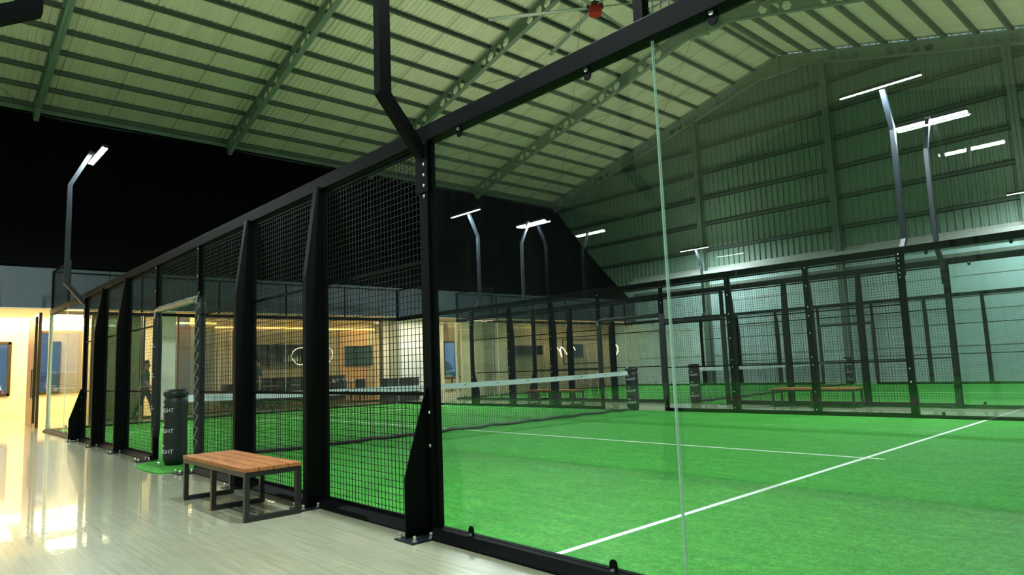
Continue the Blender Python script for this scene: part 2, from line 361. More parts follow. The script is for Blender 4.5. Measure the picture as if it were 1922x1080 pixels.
# castellated roof frames
FY = [-12.2, -6.0, 0.22, 6.42, 12.62, 18.82, 24.62]
FRL = ['second frame out over the camera end', 'above the front walkway, frame before the corner', 'leftmost frame in the picture', 'second frame from the left of the picture', 'third frame from the left, behind the near light pole', 'fourth frame, reaching the ridge plate', 'against the end wall']
def rafter_mesh(side):
    mb = MB(); L = (RX-XL) if side < 0 else (XR-RX)
    D = 0.50; top = -0.14; bot = top-D; cs = 1/math.cos(math.atan(SL))
    def P(u, w, y=0): # u along from eave to ridge (horizontal), w vertical offset from roof line
        x = RX - side*0 + (side)*(L-u) if False else (XL+u if side < 0 else XR-u)
        return (x, y, zroof(x)+w)
    # flanges
    for (w0, w1, hw) in ((top, top-0.018, 0.09), (bot+0.018, bot, 0.09)):
        for (ya) in (-hw,):
            mb.prism([P(0,w0,ya),P(L,w0,ya),P(L,w1,ya),P(0,w1,ya)], (0, 2*hw, 0))
    # web with hexagonal holes in groups
    u = 0.0; cell = 0.42; k = 0; yw = -0.005
    pat = [0,0,1,1,1,1,0,0,1,1,1,1,0,0,1,1,1,1,0,0,1,1,1,1,0,0,1,1,1,0,0,0,0]
    while u < L-1e-3:
        u1 = min(u+cell, L); hole = pat[k % len(pat)] and u1-u > 0.4
        mid = (top+bot)/2
        if not hole:
            mb.prism([P(u,top,yw),P(u1,top,yw),P(u1,bot,yw),P(u,bot,yw)], (0,0.01,0))
        else:
            c = (u+u1)/2; h = 0.15
            a = [(u+0.04, mid), (c-0.09, mid+h), (c+0.09, mid+h), (u1-0.04, mid)]
            up = [P(u,top,yw), P(u1,top,yw), P(u1,mid,yw)] + [P(p[0], p[1], yw) for p in a[::-1]] + [P(u,mid,yw)]
            lo = [P(u,bot,yw), P(u1,bot,yw), P(u1,mid,yw), P(u1-0.04,mid,yw), P(c+0.09,mid-h,yw), P(c-0.09,mid-h,yw), P(u+0.04,mid,yw), P(u,mid,yw)]
            mb.prism(up, (0,0.01,0)); mb.prism(lo, (0,0.01,0))
        u = u1; k += 1
    # haunch at the eave and stiffener plates
    for uu in (0.1, L-0.03, 0.84, 3.4): mb.prism([P(uu,top,-0.085),P(uu+0.012,top,-0.085),P(uu+0.012,bot,-0.085),P(uu,bot,-0.085)], (0,0.17,0))
    mb.prism([P(0,bot,-0.07),P(1.1,bot,-0.07),P(0.0,bot-0.28,-0.07)], (0,0.14,0))
    return mb.mesh('rafter', GREENSTEEL)
RA, RB = rafter_mesh(-1), rafter_mesh(1)
mb = MB(); zz = RZ-0.14
mb.prism([(RX-0.75,-0.02,zz-0.2),(RX,-0.02,zz),(RX+0.75,-0.02,zz-0.2),(RX+0.75,-0.02,zz-0.72),(RX,-0.02,zz-0.82),(RX-0.75,-0.02,zz-0.72)], (0,0.04,0))
mb.box(RX-0.015,RX+0.015,-0.14,0.14,zz-0.86,zz-0.02); mb.box(RX-0.75,RX+0.75,-0.09,0.09,zz-0.80,zz-0.77)
RIDGEP = mb.mesh('ridge_plate', GREENSTEEL)
mb = MB(); mb.box(XL+0.02, XL+0.3, -0.1, -0.085, 4.2, zroof(XL)-0.6); mb.box(XL+0.02, XL+0.3, 0.085, 0.1, 4.2, zroof(XL)-0.6); mb.box(XL+0.15, XL+0.162, -0.085, 0.085, 4.2, zroof(XL)-0.5)
COLM = mb.mesh('column', GREENSTEEL)
for k, y in enumerate(FY):
    t = thing('roof_frame', 'green steel roof frame with hexagonal web holes, ' + FRL[k], 'roof frame', (0, y, 0), 'steel roof frames')
    obj('rafter', RA, t); obj('rafter', RB, t); obj('ridge_plate', RIDGEP, t); obj('column', COLM, t)
# purlins
def purlin(x, flip):
    mb = MB(); y0, y1 = -14.0, YG-0.05; z = zroof(x)
    mb.box(x-0.012, x, y0, y1, z-0.16, z-0.005)
    if flip > 0: mb.box(x, x+0.07, y0, y1, z-0.16, z-0.148)
    else: mb.box(x-0.08, x-0.012, y0, y1, z-0.16, z-0.148)
    mb.box(x-0.06, x+0.06, y0, y1, z-0.02, z-0.006)
    return mb
k = 0; npur = 14
for i in range(npur+1):
    x = XL+0.28+i*(RX-0.22-XL-0.28)/npur
    o = build(purlin(x, 1), 'roof_purlin', PURLIN)
    tag(o, 'thin green steel purlin under left roof slope, %s up from the eave' % ORD[i], 'purlin', 'purlins of the roof')
for i in range(npur+1):
    x = RX+0.22+i*(XR-0.3-RX-0.22)/npur
    o = build(purlin(x, -1), 'roof_purlin', PURLIN)
    tag(o, 'thin green steel purlin under right roof slope, %s down from the ridge' % ORD[i], 'purlin', 'purlins of the roof')
mb = MB(); mb.box(XL-0.02, XL+0.22, -14, YG, zroof(XL)-0.26, zroof(XL)-0.22); mb.box(XL+0.18, XL+0.22, -14, YG, zroof(XL)-0.26, zroof(XL)-0.06)
struct(mb, 'trim_4', GREENSTEEL)
# sag rods (one per bay third) and crossed brace rods
n = 0
for bay in range(1, 6):
    ya, yb = FY[bay], FY[bay+1]
    for t in (1/3, 2/3):
        y = ya+(yb-ya)*t; mb = MB(); mb.tube((XL+0.3, y, zroof(XL+0.3)-0.09), (RX-0.2, y, zroof(RX-0.2)-0.09), 0.008, 5)
        tag(build(mb, 'sag_rod', PURLIN), 'thin sag rod across the purlins of left roof slope, %s counted from the left' % ORD[n], 'steel rod', 'sag rods'); n += 1
n = 0
for bay in (1, 4, 5):
    ya, yb = FY[bay], FY[bay+1]
    for (a, c) in ((0, 1), (1, 0)):
        for (xa, xb) in ((XL+0.5, XL+7.2), (XL+7.2, RX-0.5)):
            y1, y2 = (ya, yb) if a == 0 else (yb, ya)
            mb = MB(); mb.tube((xa, y1, zroof(xa)-0.55), (xb, y2, zroof(xb)-0.55), 0.009, 5)
            tag(build(mb, 'brace_rod', PURLIN), 'thin diagonal brace rod below left roof slope, %s counted from the left' % ORD[n], 'steel rod', 'diagonal brace rods'); n += 1

# black sheet hung from the eave to the top of the lounge parapet
mb = MB(); ys = [YB+0.3+i*(YG-0.19-YB-0.3)/240 for i in range(241)]; NT = 12; vs = []; fs = []
for i, y in enumerate(ys):
    for j in range(NT+1):
        t = j/NT; x = XL+0.35+(-XL-11.15-0.35)*t; z = (zroof(XL)-0.35)+(4.17-zroof(XL)+0.35)*t
        sag = math.sin(t*math.pi)*0.25 + 0.04*math.sin(y*0.9+2*t)+0.02*math.sin(y*3.1)*t
        z -= sag
        if j == NT: z = 4.16+0.07*abs(math.sin(y*1.05)); 
        vs.append((x, y, z))
for i in range(240):
    for j in range(NT): a = i*(NT+1)+j; fs.append((a, a+1, a+NT+2, a+NT+1))
mb.add(vs, fs); o = build(mb, 'black_sheet', FABRIC, smooth=True); tag(o, 'huge black fabric sheet sloping from the eave down to lounge roof edge', 'fabric sheet')

# ------------------------------------------------------------------ lounge
FX = -12.66; BX = -17.0
mb = MB(); mb.box(-11.35, -11.1, YB, YG-0.03, 3.1, 4.15); struct(mb, 'wall_parapet', SLATE)
mb = MB(); mb.box(BX, FX-0.05, 3.65, 17.8, 0.0, 0.01); struct(mb, 'floor_lounge', pbr('red_brown_floor', (0.16,0.06,0.035), 0.35, var=0.25))
t = thing('bar_counter', 'long dark bar counter below the wall shelf in lounge', 'counter', (-16.6, 7.9, 0.0))
f = MB(); f.box(-0.3,0.3,0,3.5,0.01,0.98); build(f,'cabinet',DARKFURN,t); f = MB(); f.box(-0.34,0.36,-0.04,3.54,0.98,1.03); build(f,'worktop',DARKFRAME,t)
mb = MB(); y = -30.0; 
while y < YG-0.5:
    mb.box(-11.1, -11.092, y, y+0.035, 3.1, 4.15); y += 1.22 if int(y) % 3 else 2.4
struct(mb, 'trim_5', DARKFRAME)
mb = MB(); mb.box(-17.9, -11.35, YB, YG-0.03, 3.32, 3.4); mb.box(-11.35,-11.1, YB, YG-0.03, 3.09,3.1); struct(mb, 'ceiling_lounge', CEILC)
# back wall of the bright lobby with two windows
def wall_with_holes(name, x0, x1, ya, yb, z1, holes, mat):
    mb = MB(); ys = sorted({ya, yb, *[h[0] for h in holes], *[h[1] for h in holes]})
    for i in range(len(ys)-1):
        m_ = (ys[i]+ys[i+1])/2; hs = [h for h in holes if h[0] < m_ < h[1]]
        if hs: mb.box(x0, x1, ys[i], ys[i+1], 0, hs[0][2]); mb.box(x0, x1, ys[i], ys[i+1], hs[0][3], z1)
        else: mb.box(x0, x1, ys[i], ys[i+1], 0, z1)
    return struct(mb, name, mat)
holes = [(-1.4, 0.02, 0.8, 2.55), (0.78, 2.02, 0.8, 2.92)]
wall_with_holes('wall_lobby_back', -17.95, -17.8, YB, 5.2, 3.32, holes, CREAM)
for k, (a, c, z0, z1) in enumerate(holes):
    fr = MB(); w = 0.07
    fr.box(-17.96,-17.74,a-0.02,a+w,z0,z1); fr.box(-17.96,-17.74,c-w,c+0.02,z0,z1); fr.box(-17.96,-17.74,a,c,z1-w,z1+0.02); fr.box(-17.96,-17.74,a,c,z0-0.02,z0+w)
    w_ = struct(fr, 'window_%d' % (k+1), BRONZE)
    g = MB(); g.box(-17.88,-17.87,a+w,c-w,z0+w,z1-w); build(g, 'pane', GLASSW, w_)
mb = MB(); mb.box(-17.8, -11.36, -8.1, -8.0, 0, 3.32); struct(mb, 'wall_added_light_block', CREAM)  # unseen partition added to block the lit back wall from the glass reflection
mb = MB(); mb.box(-11.35, -11.12, YB, -8.0, 0, 3.1); struct(mb, 'wall_added_dark_face', SLATE)  # unseen dark wall added so the side mirrored in the glass stays dark
# return walls and the inner lounge back wall
mb = MB(); mb.box(-17.8, FX-1.2, 3.55, 3.62, 0, 3.32); struct(mb, 'wall_lobby_side', CREAM)
mb = MB(); mb.box(BX-0.1, BX, 5.2, 13.3, 0, 3.32); struct(mb, 'wall_lounge_back', TAN)
mb = MB(); mb.box(-15.06,-15.0,4.0,4.78,0,2.95); struct(mb, 'trim_6', WOODB)
mb = MB(); mb.box(-15.1,-15.05,4.78,5.6,0,3.3); struct(mb, 'trim_7', TAN)
# slatted cream panels
mb = MB(); y = 6.2
while y < 7.7: mb.box(BX+0.004, BX+0.044, y, y+0.055, 0, 2.95); y += 0.085
o = build(mb, 'slatted_panel', CREAM); tag(o, 'cream vertical slat wall panel beside the warm light line in lounge', 'wall panel')
def cove(y0, y1, x, z, mat, lab, w=0.12):
    mb = MB(); mb.box(x, x+w, y0, y1, z, z+0.05)
    tag(build(mb, 'cove_light', mat), lab, 'light strip', 'cove light strips')
cove(3.7, 5.6, -15.0, 3.02, COVE, 'amber cove light strip above the brown wood panel in lounge')
cove(6.2, 7.7, BX+0.06, 3.02, COVE, 'amber cove light strip above the cream slat wall panel')
cove(7.8, 10.9, BX+0.02, 3.02, COVE, 'long amber cove light strip above the dark wall shelf')
cove(11.0, 13.2, BX+0.06, 2.98, COVE, 'amber cove light strip above the wall television')
cove(-4.0, 3.3, -17.75, 3.1, COVEW, 'bright cream cove light strip above the lobby windows', 0.2)
mb = MB(); mb.box(BX+0.02, BX+0.05, 6.10, 6.14, 0.2, 2.9); tag(build(mb, 'light_line', COVE), 'vertical amber light line left of the cream slat panel', 'light strip')
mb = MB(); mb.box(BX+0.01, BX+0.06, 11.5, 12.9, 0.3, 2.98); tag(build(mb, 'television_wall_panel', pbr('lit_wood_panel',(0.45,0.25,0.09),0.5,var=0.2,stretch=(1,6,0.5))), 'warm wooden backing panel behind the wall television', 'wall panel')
# facade posts, glazing and doors
def colm(name, y0, y1, mat, x0=FX-0.15, x1=FX+0.02, z1=3.32):
    mb = MB(); mb.box(x0, x1, y0, y1, 0, z1); return struct(mb, name, mat)
colm('wall_column_a', 3.10, 3.62, CREAMP); colm('wall_column_b', 11.05, 11.30, CREAM); colm('wall_column_c', 11.36, 11.66, TAN)
colm('wall_column_d', 11.74, 12.95, CREAMP, FX-0.3, FX+0.1); colm('wall_column_e', 13.55, 13.78, CREAM); colm('wall_column_f', 15.0, 15.5, CREAM)
colm('wall_facade_right', 15.5, 17.9, CREAM, FX-0.1, FX)
colm('wall_facade_far', 17.9, YG-0.05, TAN, FX-0.1, FX)
colm('trim_8', 16.1, 16.7, TAN, FX, FX+0.06)
def glazed(y0, y1, gm, lab, handle=None, z1=3.1, name='glass_screen', cat='glass screen', fm=BRONZE, fw=0.05):
    t = thing(name, lab, cat, (FX, y0, 0), 'glass screens of the lounge front'); f = MB(); w = y1-y0
    f.box(-0.04,0.04,0,fw,0,z1); f.box(-0.04,0.04,w-fw,w,0,z1); f.box(-0.04,0.04,fw,w-fw,z1-fw,z1); f.box(-0.04,0.04,fw,w-fw,0,fw*1.4)
    build(f, 'frame', fm, t); g = MB(); g.box(-0.006,0.006,fw,w-fw,fw*1.4,z1-fw); build(g, 'pane', gm, t)
    if handle is not None:
        h = MB(); hy = handle
        h.path([(0.05,hy,0.85),(0.09,hy,0.85),(0.09,hy,1.75),(0.05,hy,1.75)], 0.013, 8); build(h, 'handle', DARKFRAME, t)
    return t
glazed(1.35, 2.68, GLASSD, 'dark green glass screen behind the walking person')
glazed(2.70, 3.08, GLASSW, 'narrow glass screen between dark glass and cream pillar')
glazed(3.66, 5.9, GLASSW, 'clear glass screen in front of the brown wood panel')
glazed(5.95, 8.5, GLASSW, 'clear glass screen in front of cream slat panel')
glazed(8.55, 11.0, GLASSW, 'clear glass screen in front of dark wall shelf', handle=2.3)
glazed(13.8, 14.98, GLASSW, 'tall glass door right of white pillar, black pull handle', handle=0.15, name='glass_door', cat='door', fm=CREAM, fw=0.12)
# bronze door standing open at the court corner
t = thing('lobby_door', 'bronze framed glass door standing open beside far court corner', 'door', (-11.95, 0.02, 0))
f = MB(); f.box(-1.75,-0.72,-0.03,0.03,0,3.02); build(f, 'side_panel', WOODB, t)
f = MB(); f.box(-0.66,-0.54,-0.035,0.035,0,3.05); f.box(-0.03,0.06,-0.035,0.035,0,3.05); f.box(-0.54,-0.03,-0.03,0.03,2.97,3.05); f.box(-0.54,-0.03,-0.03,0.03,0,0.1); build(f, 'frame', BRONZE, t)
f = MB(); f.box(-0.54,-0.03,-0.005,0.005,0.1,2.97); build(f, 'pane', GLASSW, t)
f = MB(); f.path([(-0.10,-0.03,0.78),(-0.10,-0.09,0.78),(-0.10,-0.09,1.55),(-0.10,-0.03,1.55)],0.014,8); f.path([(-0.40,-0.03,0.78),(-0.40,-0.09,0.78),(-0.10,-0.09,0.78)],0.014,8); f.path([(-0.40,-0.03,1.55),(-0.40,-0.09,1.55),(-0.10,-0.09,1.55)],0.014,8); f.tube((-0.40,-0.09,0.78),(-0.40,-0.09,1.55),0.014); build(f, 'handle', DARKFRAME, t)
# security camera on the lobby ceiling / wall
t = thing('security_camera', 'small white security camera above the lobby window', 'camera', (-17.78, 1.55, 3.0))
f = MB(); f.tube((0,0,0),(0.06,0,0),0.035,10); build(f,'mount',WHITE,t); f=MB(); f.tube((0.05,0,-0.01),(0.18,0.02,-0.04),0.03,10); build(f,'camera_body',WHITE,t)

# wall furniture -------------------------------------------------
def shelf(x, y0, y1, z0, z1, lab, n):
    t = thing('wall_shelf', lab, 'shelf', (x, y0, z0)); w = y1-y0; h = z1-z0
    f = MB(); f.box(0,0.02,0,w,0,h); f.box(0,0.3,0,w,-0.03,0); f.box(0,0.3,0,w,h,h+0.03); f.box(0,0.3,0,0.03,0,h); f.box(0,0.3,w-0.03,w,0,h); build(f,'cabinet',DARKFURN,t)
    for q in (0.33, 0.66): f = MB(); f.box(0.02,0.3,w*q,w*q+0.02,0,h); build(f,'divider',DARKFRAME,t)
shelf(BX+0.02, 7.87, 10.7, 1.66, 2.33, 'long dark open wall shelf under amber cove light in lounge', 3)
mbb = MB(); mbb.tube((0,0,0),(0,0,0.14),0.035,8); mbb.tube((0,0,0.14),(0,0,0.2),0.014,8); BOT = mbb.mesh('bottle', pbr('pale_bottle',(0.5,0.55,0.4),0.3))
for k in range(7):
    o = obj('bottle', BOT, None, (BX+0.18, 9.0+k*0.13+0.02*(k % 2), 1.66)); o.scale = (1,1,1.0+0.5*((k*7)%3)/2)
    tag(o, 'small pale bottle on dark wall shelf, %s from the left' % ORD[k], 'bottle', 'bottles on the wall shelf')
def tv(loc, w, h, lab, rot=0):
    t = thing('television', lab, 'television', loc, rot=(0,0,rot)); f = MB(); f.box(0,0.05,0,w,0,h); build(f,'bezel',DARKFRAME,t,bevel=0.005)
    f = MB(); f.box(0.05,0.054,0.02,w-0.02,0.03,h-0.02); build(f,'screen',pbr('tv_screen',(0.012,0.02,0.022),0.12),t)
tv((BX+0.08, 11.75, 1.40), 1.35, 0.88, 'black wall television on warm wooden panel in lounge')
tv((FX+0.02, 21.35, 1.42), 1.15, 0.66, 'black wall television inside thin dark frame, right end of lounge')
mb = MB(); 
for (a,b_,c,d) in ((21.1,23.9,2.28,2.32),(21.1,23.9,1.12,1.16),(23.86,23.9,1.12,2.32),(21.1,21.14,1.12,2.32)): mb.box(FX,FX+0.03,a,b_,c,d)
tag(build(mb,'wall_frame',DARKFRAME),'thin dark rectangular frame on tan lounge wall around television','frame')
shelf(FX+0.02, 17.6, 19.4, 1.62, 2.0, 'short dark wall shelf on tan wall near back court', 2)
mb = MB(); mb.box(-11.4,-11.3,18.0,YG-0.1,3.0,3.05); 
tag(build(mb,'cove_light',emit('soft_amber_strip',(1.0,0.6,0.2),2.5)),'amber light strip above tan lounge wall at far right','light strip','cove light strips')

def pendant(name, loc, pts, lab, mat, zc):
    zc = 3.32
    t = thing('pendant_light', lab, 'pendant light', loc, 'looped pendant lights')
    f = MB(); f.path(pts, 0.016, 6, closed=False); build(f, 'light_loop', mat, t, smooth=True)
    f = MB(); f.tube((0,0,0.15),(0,0,zc-loc[2]),0.004,5); build(f, 'cable', DARKFRAME, t)
def loop(w, h, ph, n=28, tilt=0.35):
    return [(tilt*w*math.sin(2*math.pi*i/n+ph), w*math.sin(2*math.pi*i/n)*(1-0.35*max(0,-math.cos(2*math.pi*i/n))), h*math.cos(2*math.pi*i/n)) for i in range(n+1)]
pendant('p', (-15.0, 8.62+0.2, 1.82), loop(0.33, 0.33, 0.3), 'heart shaped glowing loop pendant left of the fence post', GOLDDIM, 3.3)
pendant('p', (-15.0, 9.45, 1.85), loop(0.33, 0.30, 1.3), 'glowing loop pendant half hidden by the second fence post', GOLDDIM, 3.3)
pendant('p', (-15.0, 9.95, 1.82), loop(0.24, 0.30, 2.2), 'small glowing loop pendant right of the second fence post', GOLDDIM, 3.3)
# wavy warm loops further right
def wave(w, h, n=40):
    return [(0.12*math.sin(9*i/n), -w/2+w*i/n + 0.10*math.sin(4*math.pi*i/n), h*math.cos(4.4*math.pi*i/n)*(0.9)) for i in range(n+1)]
pendant('p', (-12.2, 20.75, 1.70), wave(1.35, 0.26), 'bright amber wavy loop pendant in front of tan lounge wall', GOLD, 3.09)
pendant('p', (-11.9, 24.1, 1.72), loop(0.2, 0.28, 0.4), 'small amber loop pendant at the corner beside end wall', GOLD, 3.09)

# tables and seats in the lounge
def table(loc, L, Wd, h, lab, mat):
    t = thing('lounge_table', lab, 'table', loc, 'tables in the lounge')
    f = MB(); f.box(-Wd/2,Wd/2,-L/2,L/2,h-0.04,h); build(f,'tabletop',mat,t,bevel=0.005)
    for sx in (-1,1):
        for sy in (-1,1):
            f = MB(); f.tube((sx*(Wd/2-0.06),sy*(L/2-0.08),0),(sx*(Wd/2-0.06),sy*(L/2-0.08),h-0.04),0.022,4); build(f,'leg',DARKFRAME,t)
TT = pbr('table_wood',(0.22,0.12,0.055),0.35,var=0.2)
table((-14.2, 7.9, 0), 1.7, 0.8, 0.76, 'brown lounge table behind the third fence post from right', TT)
table((-14.2, 10.0, 0), 1.6, 0.8, 0.78, 'brown lounge table below the loop pendants', TT)
table((-14.9, 16.4, 0), 1.4, 0.8, 0.76, 'brown lounge table behind the cream front wall', TT)
def chair_parts(t):
    f = MB(); f.box(-0.21,0.21,-0.21,0.21,0.42,0.47); build(f,'seat',DARKFURN,t,bevel=0.01)
    f = MB(); f.box(0.19,0.23,-0.21,0.21,0.47,0.86); build(f,'backrest',DARKFURN,t,bevel=0.01)
    for sx in (-1,1):
        for sy in (-1,1):
            f = MB(); f.tube((sx*0.19,sy*0.19,0),(sx*0.17,sy*0.17,0.42),0.014,6); build(f,'leg',DARKFRAME,t)
kk = 0
for (x,y) in ((-13.45,7.4),(-13.45,8.2),(-13.45,9.6),(-13.45,10.4),(-14.95,7.4),(-14.95,8.2),(-14.95,9.6),(-14.95,10.4)):
    near = x > -14
    t = thing('lounge_chair', 'dark lounge chair on the %s side of tables, %s from the left' % ('court' if near else 'wall', ORD[kk % 4]), 'chair', (x,y,0), 'dark chairs at the lounge tables', rot=(0,0,0 if near else math.pi))
    chair_parts(t); kk += 1
mbb = MB(); mbb.tube((0,0,0),(0,0,0.10),0.035,10); CUP = mbb.mesh('cup', WHITE)
for k in range(6):
    tag(obj('cup', CUP, None, (-14.05+0.12*(k % 2), 9.45+k*0.2, 0.78)), 'white cup on lounge table below pendants, %s from the left' % ORD[k], 'cup', 'cups on the lounge table')
t = thing('lounge_sofa', 'low dark sofa in front of the cream slat panel', 'sofa', (-15.9, 6.9, 0))
f = MB(); f.box(-0.4,0.4,-0.6,0.6,0.1,0.42); build(f,'seat',DARKFURN,t,bevel=0.03); f = MB(); f.box(-0.45,-0.25,-0.6,0.6,0.42,0.85); build(f,'backrest',DARKFURN,t,bevel=0.03)
for s in (-1,1):
  for q in (-1,1): f = MB(); f.box(q*0.33-0.03,q*0.33+0.03,s*0.55-0.03,s*0.55+0.03,0.01,0.1); build(f,'leg',DARKFRAME,t)
for s in (-1,1): f = MB(); f.box(-0.4,0.4,s*0.6-0.07,s*0.6+0.07,0.1,0.6); build(f,'armrest',DARKFURN,t,bevel=0.02)
t = thing('reception_counter', 'low dark counter in front of white pillar behind the court', 'counter', (-11.75, 10.6, 0))
f = MB(); f.box(-0.25,0.25,-0.1,1.3,0.0,0.82); build(f,'cabinet',DARKFURN,t); f = MB(); f.box(-0.28,0.28,-0.13,1.33,0.82,0.86); build(f,'worktop',DARKFRAME,t)

# outside: parked cars
mb = MB(); mb.box(-40,-18.0,-30,30,-0.15,0.0); struct(mb,'floor_parking',ASPH)
mb = MB(); mb.box(-30.2,-30,-30,30,0,5); struct(mb,'wall_outside',GREYW)
def car(loc, rz, paint, lab):
    loc = (loc[0], loc[1], loc[2])
    t = thing('car', lab, 'car', loc, 'cars parked outside', rot=(0,0,rz))
    prof = [(-2.0,0.25),(-2.05,0.75),(-1.98,0.98),(-1.7,1.05),(-1.25,1.56),(0.5,1.60),(1.15,1.05),(1.95,0.88),(2.1,0.6),(2.05,0.25)]
    f = MB(); n = len(prof)
    rows = [(-0.86,0.92),(-0.82,1.0),(0.82,1.0),(0.86,0.92)]
    vs = []
    for (yy, sc) in rows: 
        for (px,pz) in prof: vs.append((px, yy*(0.86 if pz > 1.1 else 1.0), 0.25+(pz-0.25)*sc))
    fs = [tuple(range(n)), tuple(range(3*n, 4*n))[::-1]]
    for r in range(3):
        for i in range(n): j = (i+1) % n; fs.append((r*n+i, (r+1)*n+i, (r+1)*n+j, r*n+j))
    f.add(vs, fs); build(f,'body',paint,t,bevel=0.02)
    f = MB(); f.prism([(-1.67,-0.66,1.10),(-1.67,0.66,1.10),(-1.31,0.6,1.49),(-1.31,-0.6,1.49)],(-0.012,0,0.012)); build(f,'rear_window',CARGLASS,t)
    f = MB(); f.prism([(1.09,-0.66,1.11),(1.09,0.66,1.11),(0.54,0.6,1.50),(0.54,-0.6,1.50)],(0.012,0,0.012)); build(f,'windscreen',CARGLASS,t)
    for s in (-1,1):
        f = MB(); f.prism([(-1.5,s*0.81,1.08),(-1.1,s*0.735,1.42),(0.45,s*0.735,1.44),(0.98,s*0.81,1.08)],(0,s*0.02,0)); build(f,'side_window',CARGLASS,t)
        f = MB(); f.box(-2.06,-1.96,s*0.72-0.1,s*0.72+0.1,0.78,0.98); build(f,'tail_lamp',REDL,t)
        for wx in (-1.25,1.3):
            f = MB(); f.tube((wx,s*0.72,0.31),(wx,s*0.9,0.31),0.31,18); build(f,'wheel',RUBBER,t)
    f = MB(); f.box(-2.1,-2.03,-0.85,0.85,0.3,0.62); build(f,'bumper',paint,t,bevel=0.02)
    f = MB(); f.box(-2.11,-2.06,-0.26,0.26,0.66,0.79); build(f,'number_plate',PLATE,t)
    f = MB(); f.box(-2.07,-2.02,-0.5,0.5,0.93,0.96); build(f,'trim_strip',BOLT,t)
    f = MB(); f.path([(-2.085,-0.05,0.9),(-2.085,-0.035,0.83),(-2.085,0.035,0.83),(-2.085,0.05,0.9)],0.008,6); f.tube((-2.085,-0.04,0.865),(-2.085,0.04,0.865),0.007,6); build(f,'emblem',BOLT,t)
car((-20.6, 2.0, 0.0), math.pi, CARW, 'grey hatchback seen from behind through lobby window')
car((-20.7, -0.9, 0.0), math.pi, CARWHITE, 'white car outside the window at far left edge')
wall_with_holes('wall_lobby_right', -17.95, -17.8, 13.3, 20.5, 3.32, [(17.75, 18.65, 0.62, 2.5)], CREAM)
fr = MB(); 
for q in ((17.75,17.82,0.62,2.5),(18.58,18.65,0.62,2.5),(17.75,18.65,0.62,0.69),(17.75,18.65,2.43,2.5)): fr.box(-17.96,-17.76,*q)
w_ = struct(fr,'window_3',DARKFRAME); g = MB(); g.box(-17.88,-17.87,17.82,18.58,0.69,2.43); build(g,'pane',GLASSW,w_)
car((-20.7, 18.6, 0.0), math.pi, CARB, 'blue car seen through the window beyond glass door')

# ------------------------------------------------------------------ courts
PX = [5.93, 4.265, 2.60, 0.935, -0.935, -2.60, -4.265, -5.93]
HR = 2.95          # top of the rails
def turf(y0, y1, name, mat_ext=None):
    mb = MB()
    if mat_ext:     # tongue of turf running out through the gate round the net post
        pts = [(-10.05, y0, 0)]+[(-0.72, y0, 0), (-0.66, y0-0.16, 0), (-0.5, y0-0.33, 0), (-0.2, y0-0.42, 0), (0.25, y0-0.44, 0), (0.7, y0-0.4, 0), (0.84, y0-0.2, 0), (0.86, y0, 0)]+[(10.05, y0, 0), (10.05, y1, 0), (-10.05, y1, 0)]
    else: pts = [(-10.05,y0,0),(10.05,y0,0),(10.05,y1,0),(-10.05,y1,0)]
    mb.prism(pts, (0,0,0.012))
    t = struct(mb, name, TURF)
    ym = (y0+y1)/2; z = 0.0125
    for (a,b_,c,d) in ((6.925,6.975,y0+0.06,y1-0.06),(-6.975,-6.925,y0+0.06,y1-0.06)):
        m_ = MB(); m_.add([(a,c,z),(b_,c,z),(b_,d,z),(a,d,z)],[(0,1,2,3)]); build(m_,'court_line',LINE,t)
    m_ = MB(); m_.add([(-7.15,ym-0.025,z+0.0004),(7.15,ym-0.025,z+0.0004),(7.15,ym+0.025,z+0.0004),(-7.15,ym+0.025,z+0.0004)],[(0,1,2,3)]); build(m_,'court_line',LINE,t)
    return t
turf(0.0, 10.0, 'floor_turf_front', True)
turf(12.6, 22.6, 'floor_turf_back', False)
turf(-13.0, -3.0, 'floor_turf_behind_camera', False)
turf(-25.6, -15.6, 'floor_turf_rear', False)

# shared meshes --------------------------------------------------
def grid_mesh(w, h, step=0.05, r=0.0021, name='wire_grid'):
    mb = MB(); nx = max(1, round(w/step)); nz = max(1, round(h/step))
    for i in range(nx+1):
        x = -w/2+w*i/nx; mb.box(x-r, x+r, -r, r, 0, h)
    for j in range(nz+1):
        z = h*j/nz; mb.box(-w/2, w/2, r, 3*r, z-r, z+r)
    return mb.mesh(name, WIRE)
BW = 1.665
GRID = grid_mesh(BW-0.09, 2.74)
GRIDTOP = grid_mesh(1.79, 0.70)
GRIDSTEP = grid_mesh(1.96, 0.90)
mb = MB(); w = BW-0.08
for z in (0.075, 0.98, 1.95, 2.80): 
    hh = 0.012 if z < 2 else 0.015
    mb.box(-w/2, w/2, -0.012, 0.012, z-hh, z+hh)
for s in (-1, 1): mb.box(s*w/2-0.012, s*w/2+0.012, -0.012, 0.012, 0.075, 2.80)
PFRAME = mb.mesh('panel_frame', BLACK)
mb = MB()
for z in (2.19, 2.80): mb.box(-0.9, 0.9, -0.012, 0.012, z-0.012, z+0.012)
GFRAME = mb.mesh('panel_frame', BLACK)
mb = MB(); mb.ball((0,0,0), 0.013, 8, 5, (1,0.6,1)); BOLTM = mb.mesh('bolt', BOLT, True)
mb = MB(); mb.tube((0,0,0),(0,0,0.010),0.018,6); mb.tube((0,0,0.010),(0,0,0.03),0.008,8); mb.ball((0,0,0.028),0.013,8,4); ANCH = mb.mesh('anchor_bolt', BOLT)

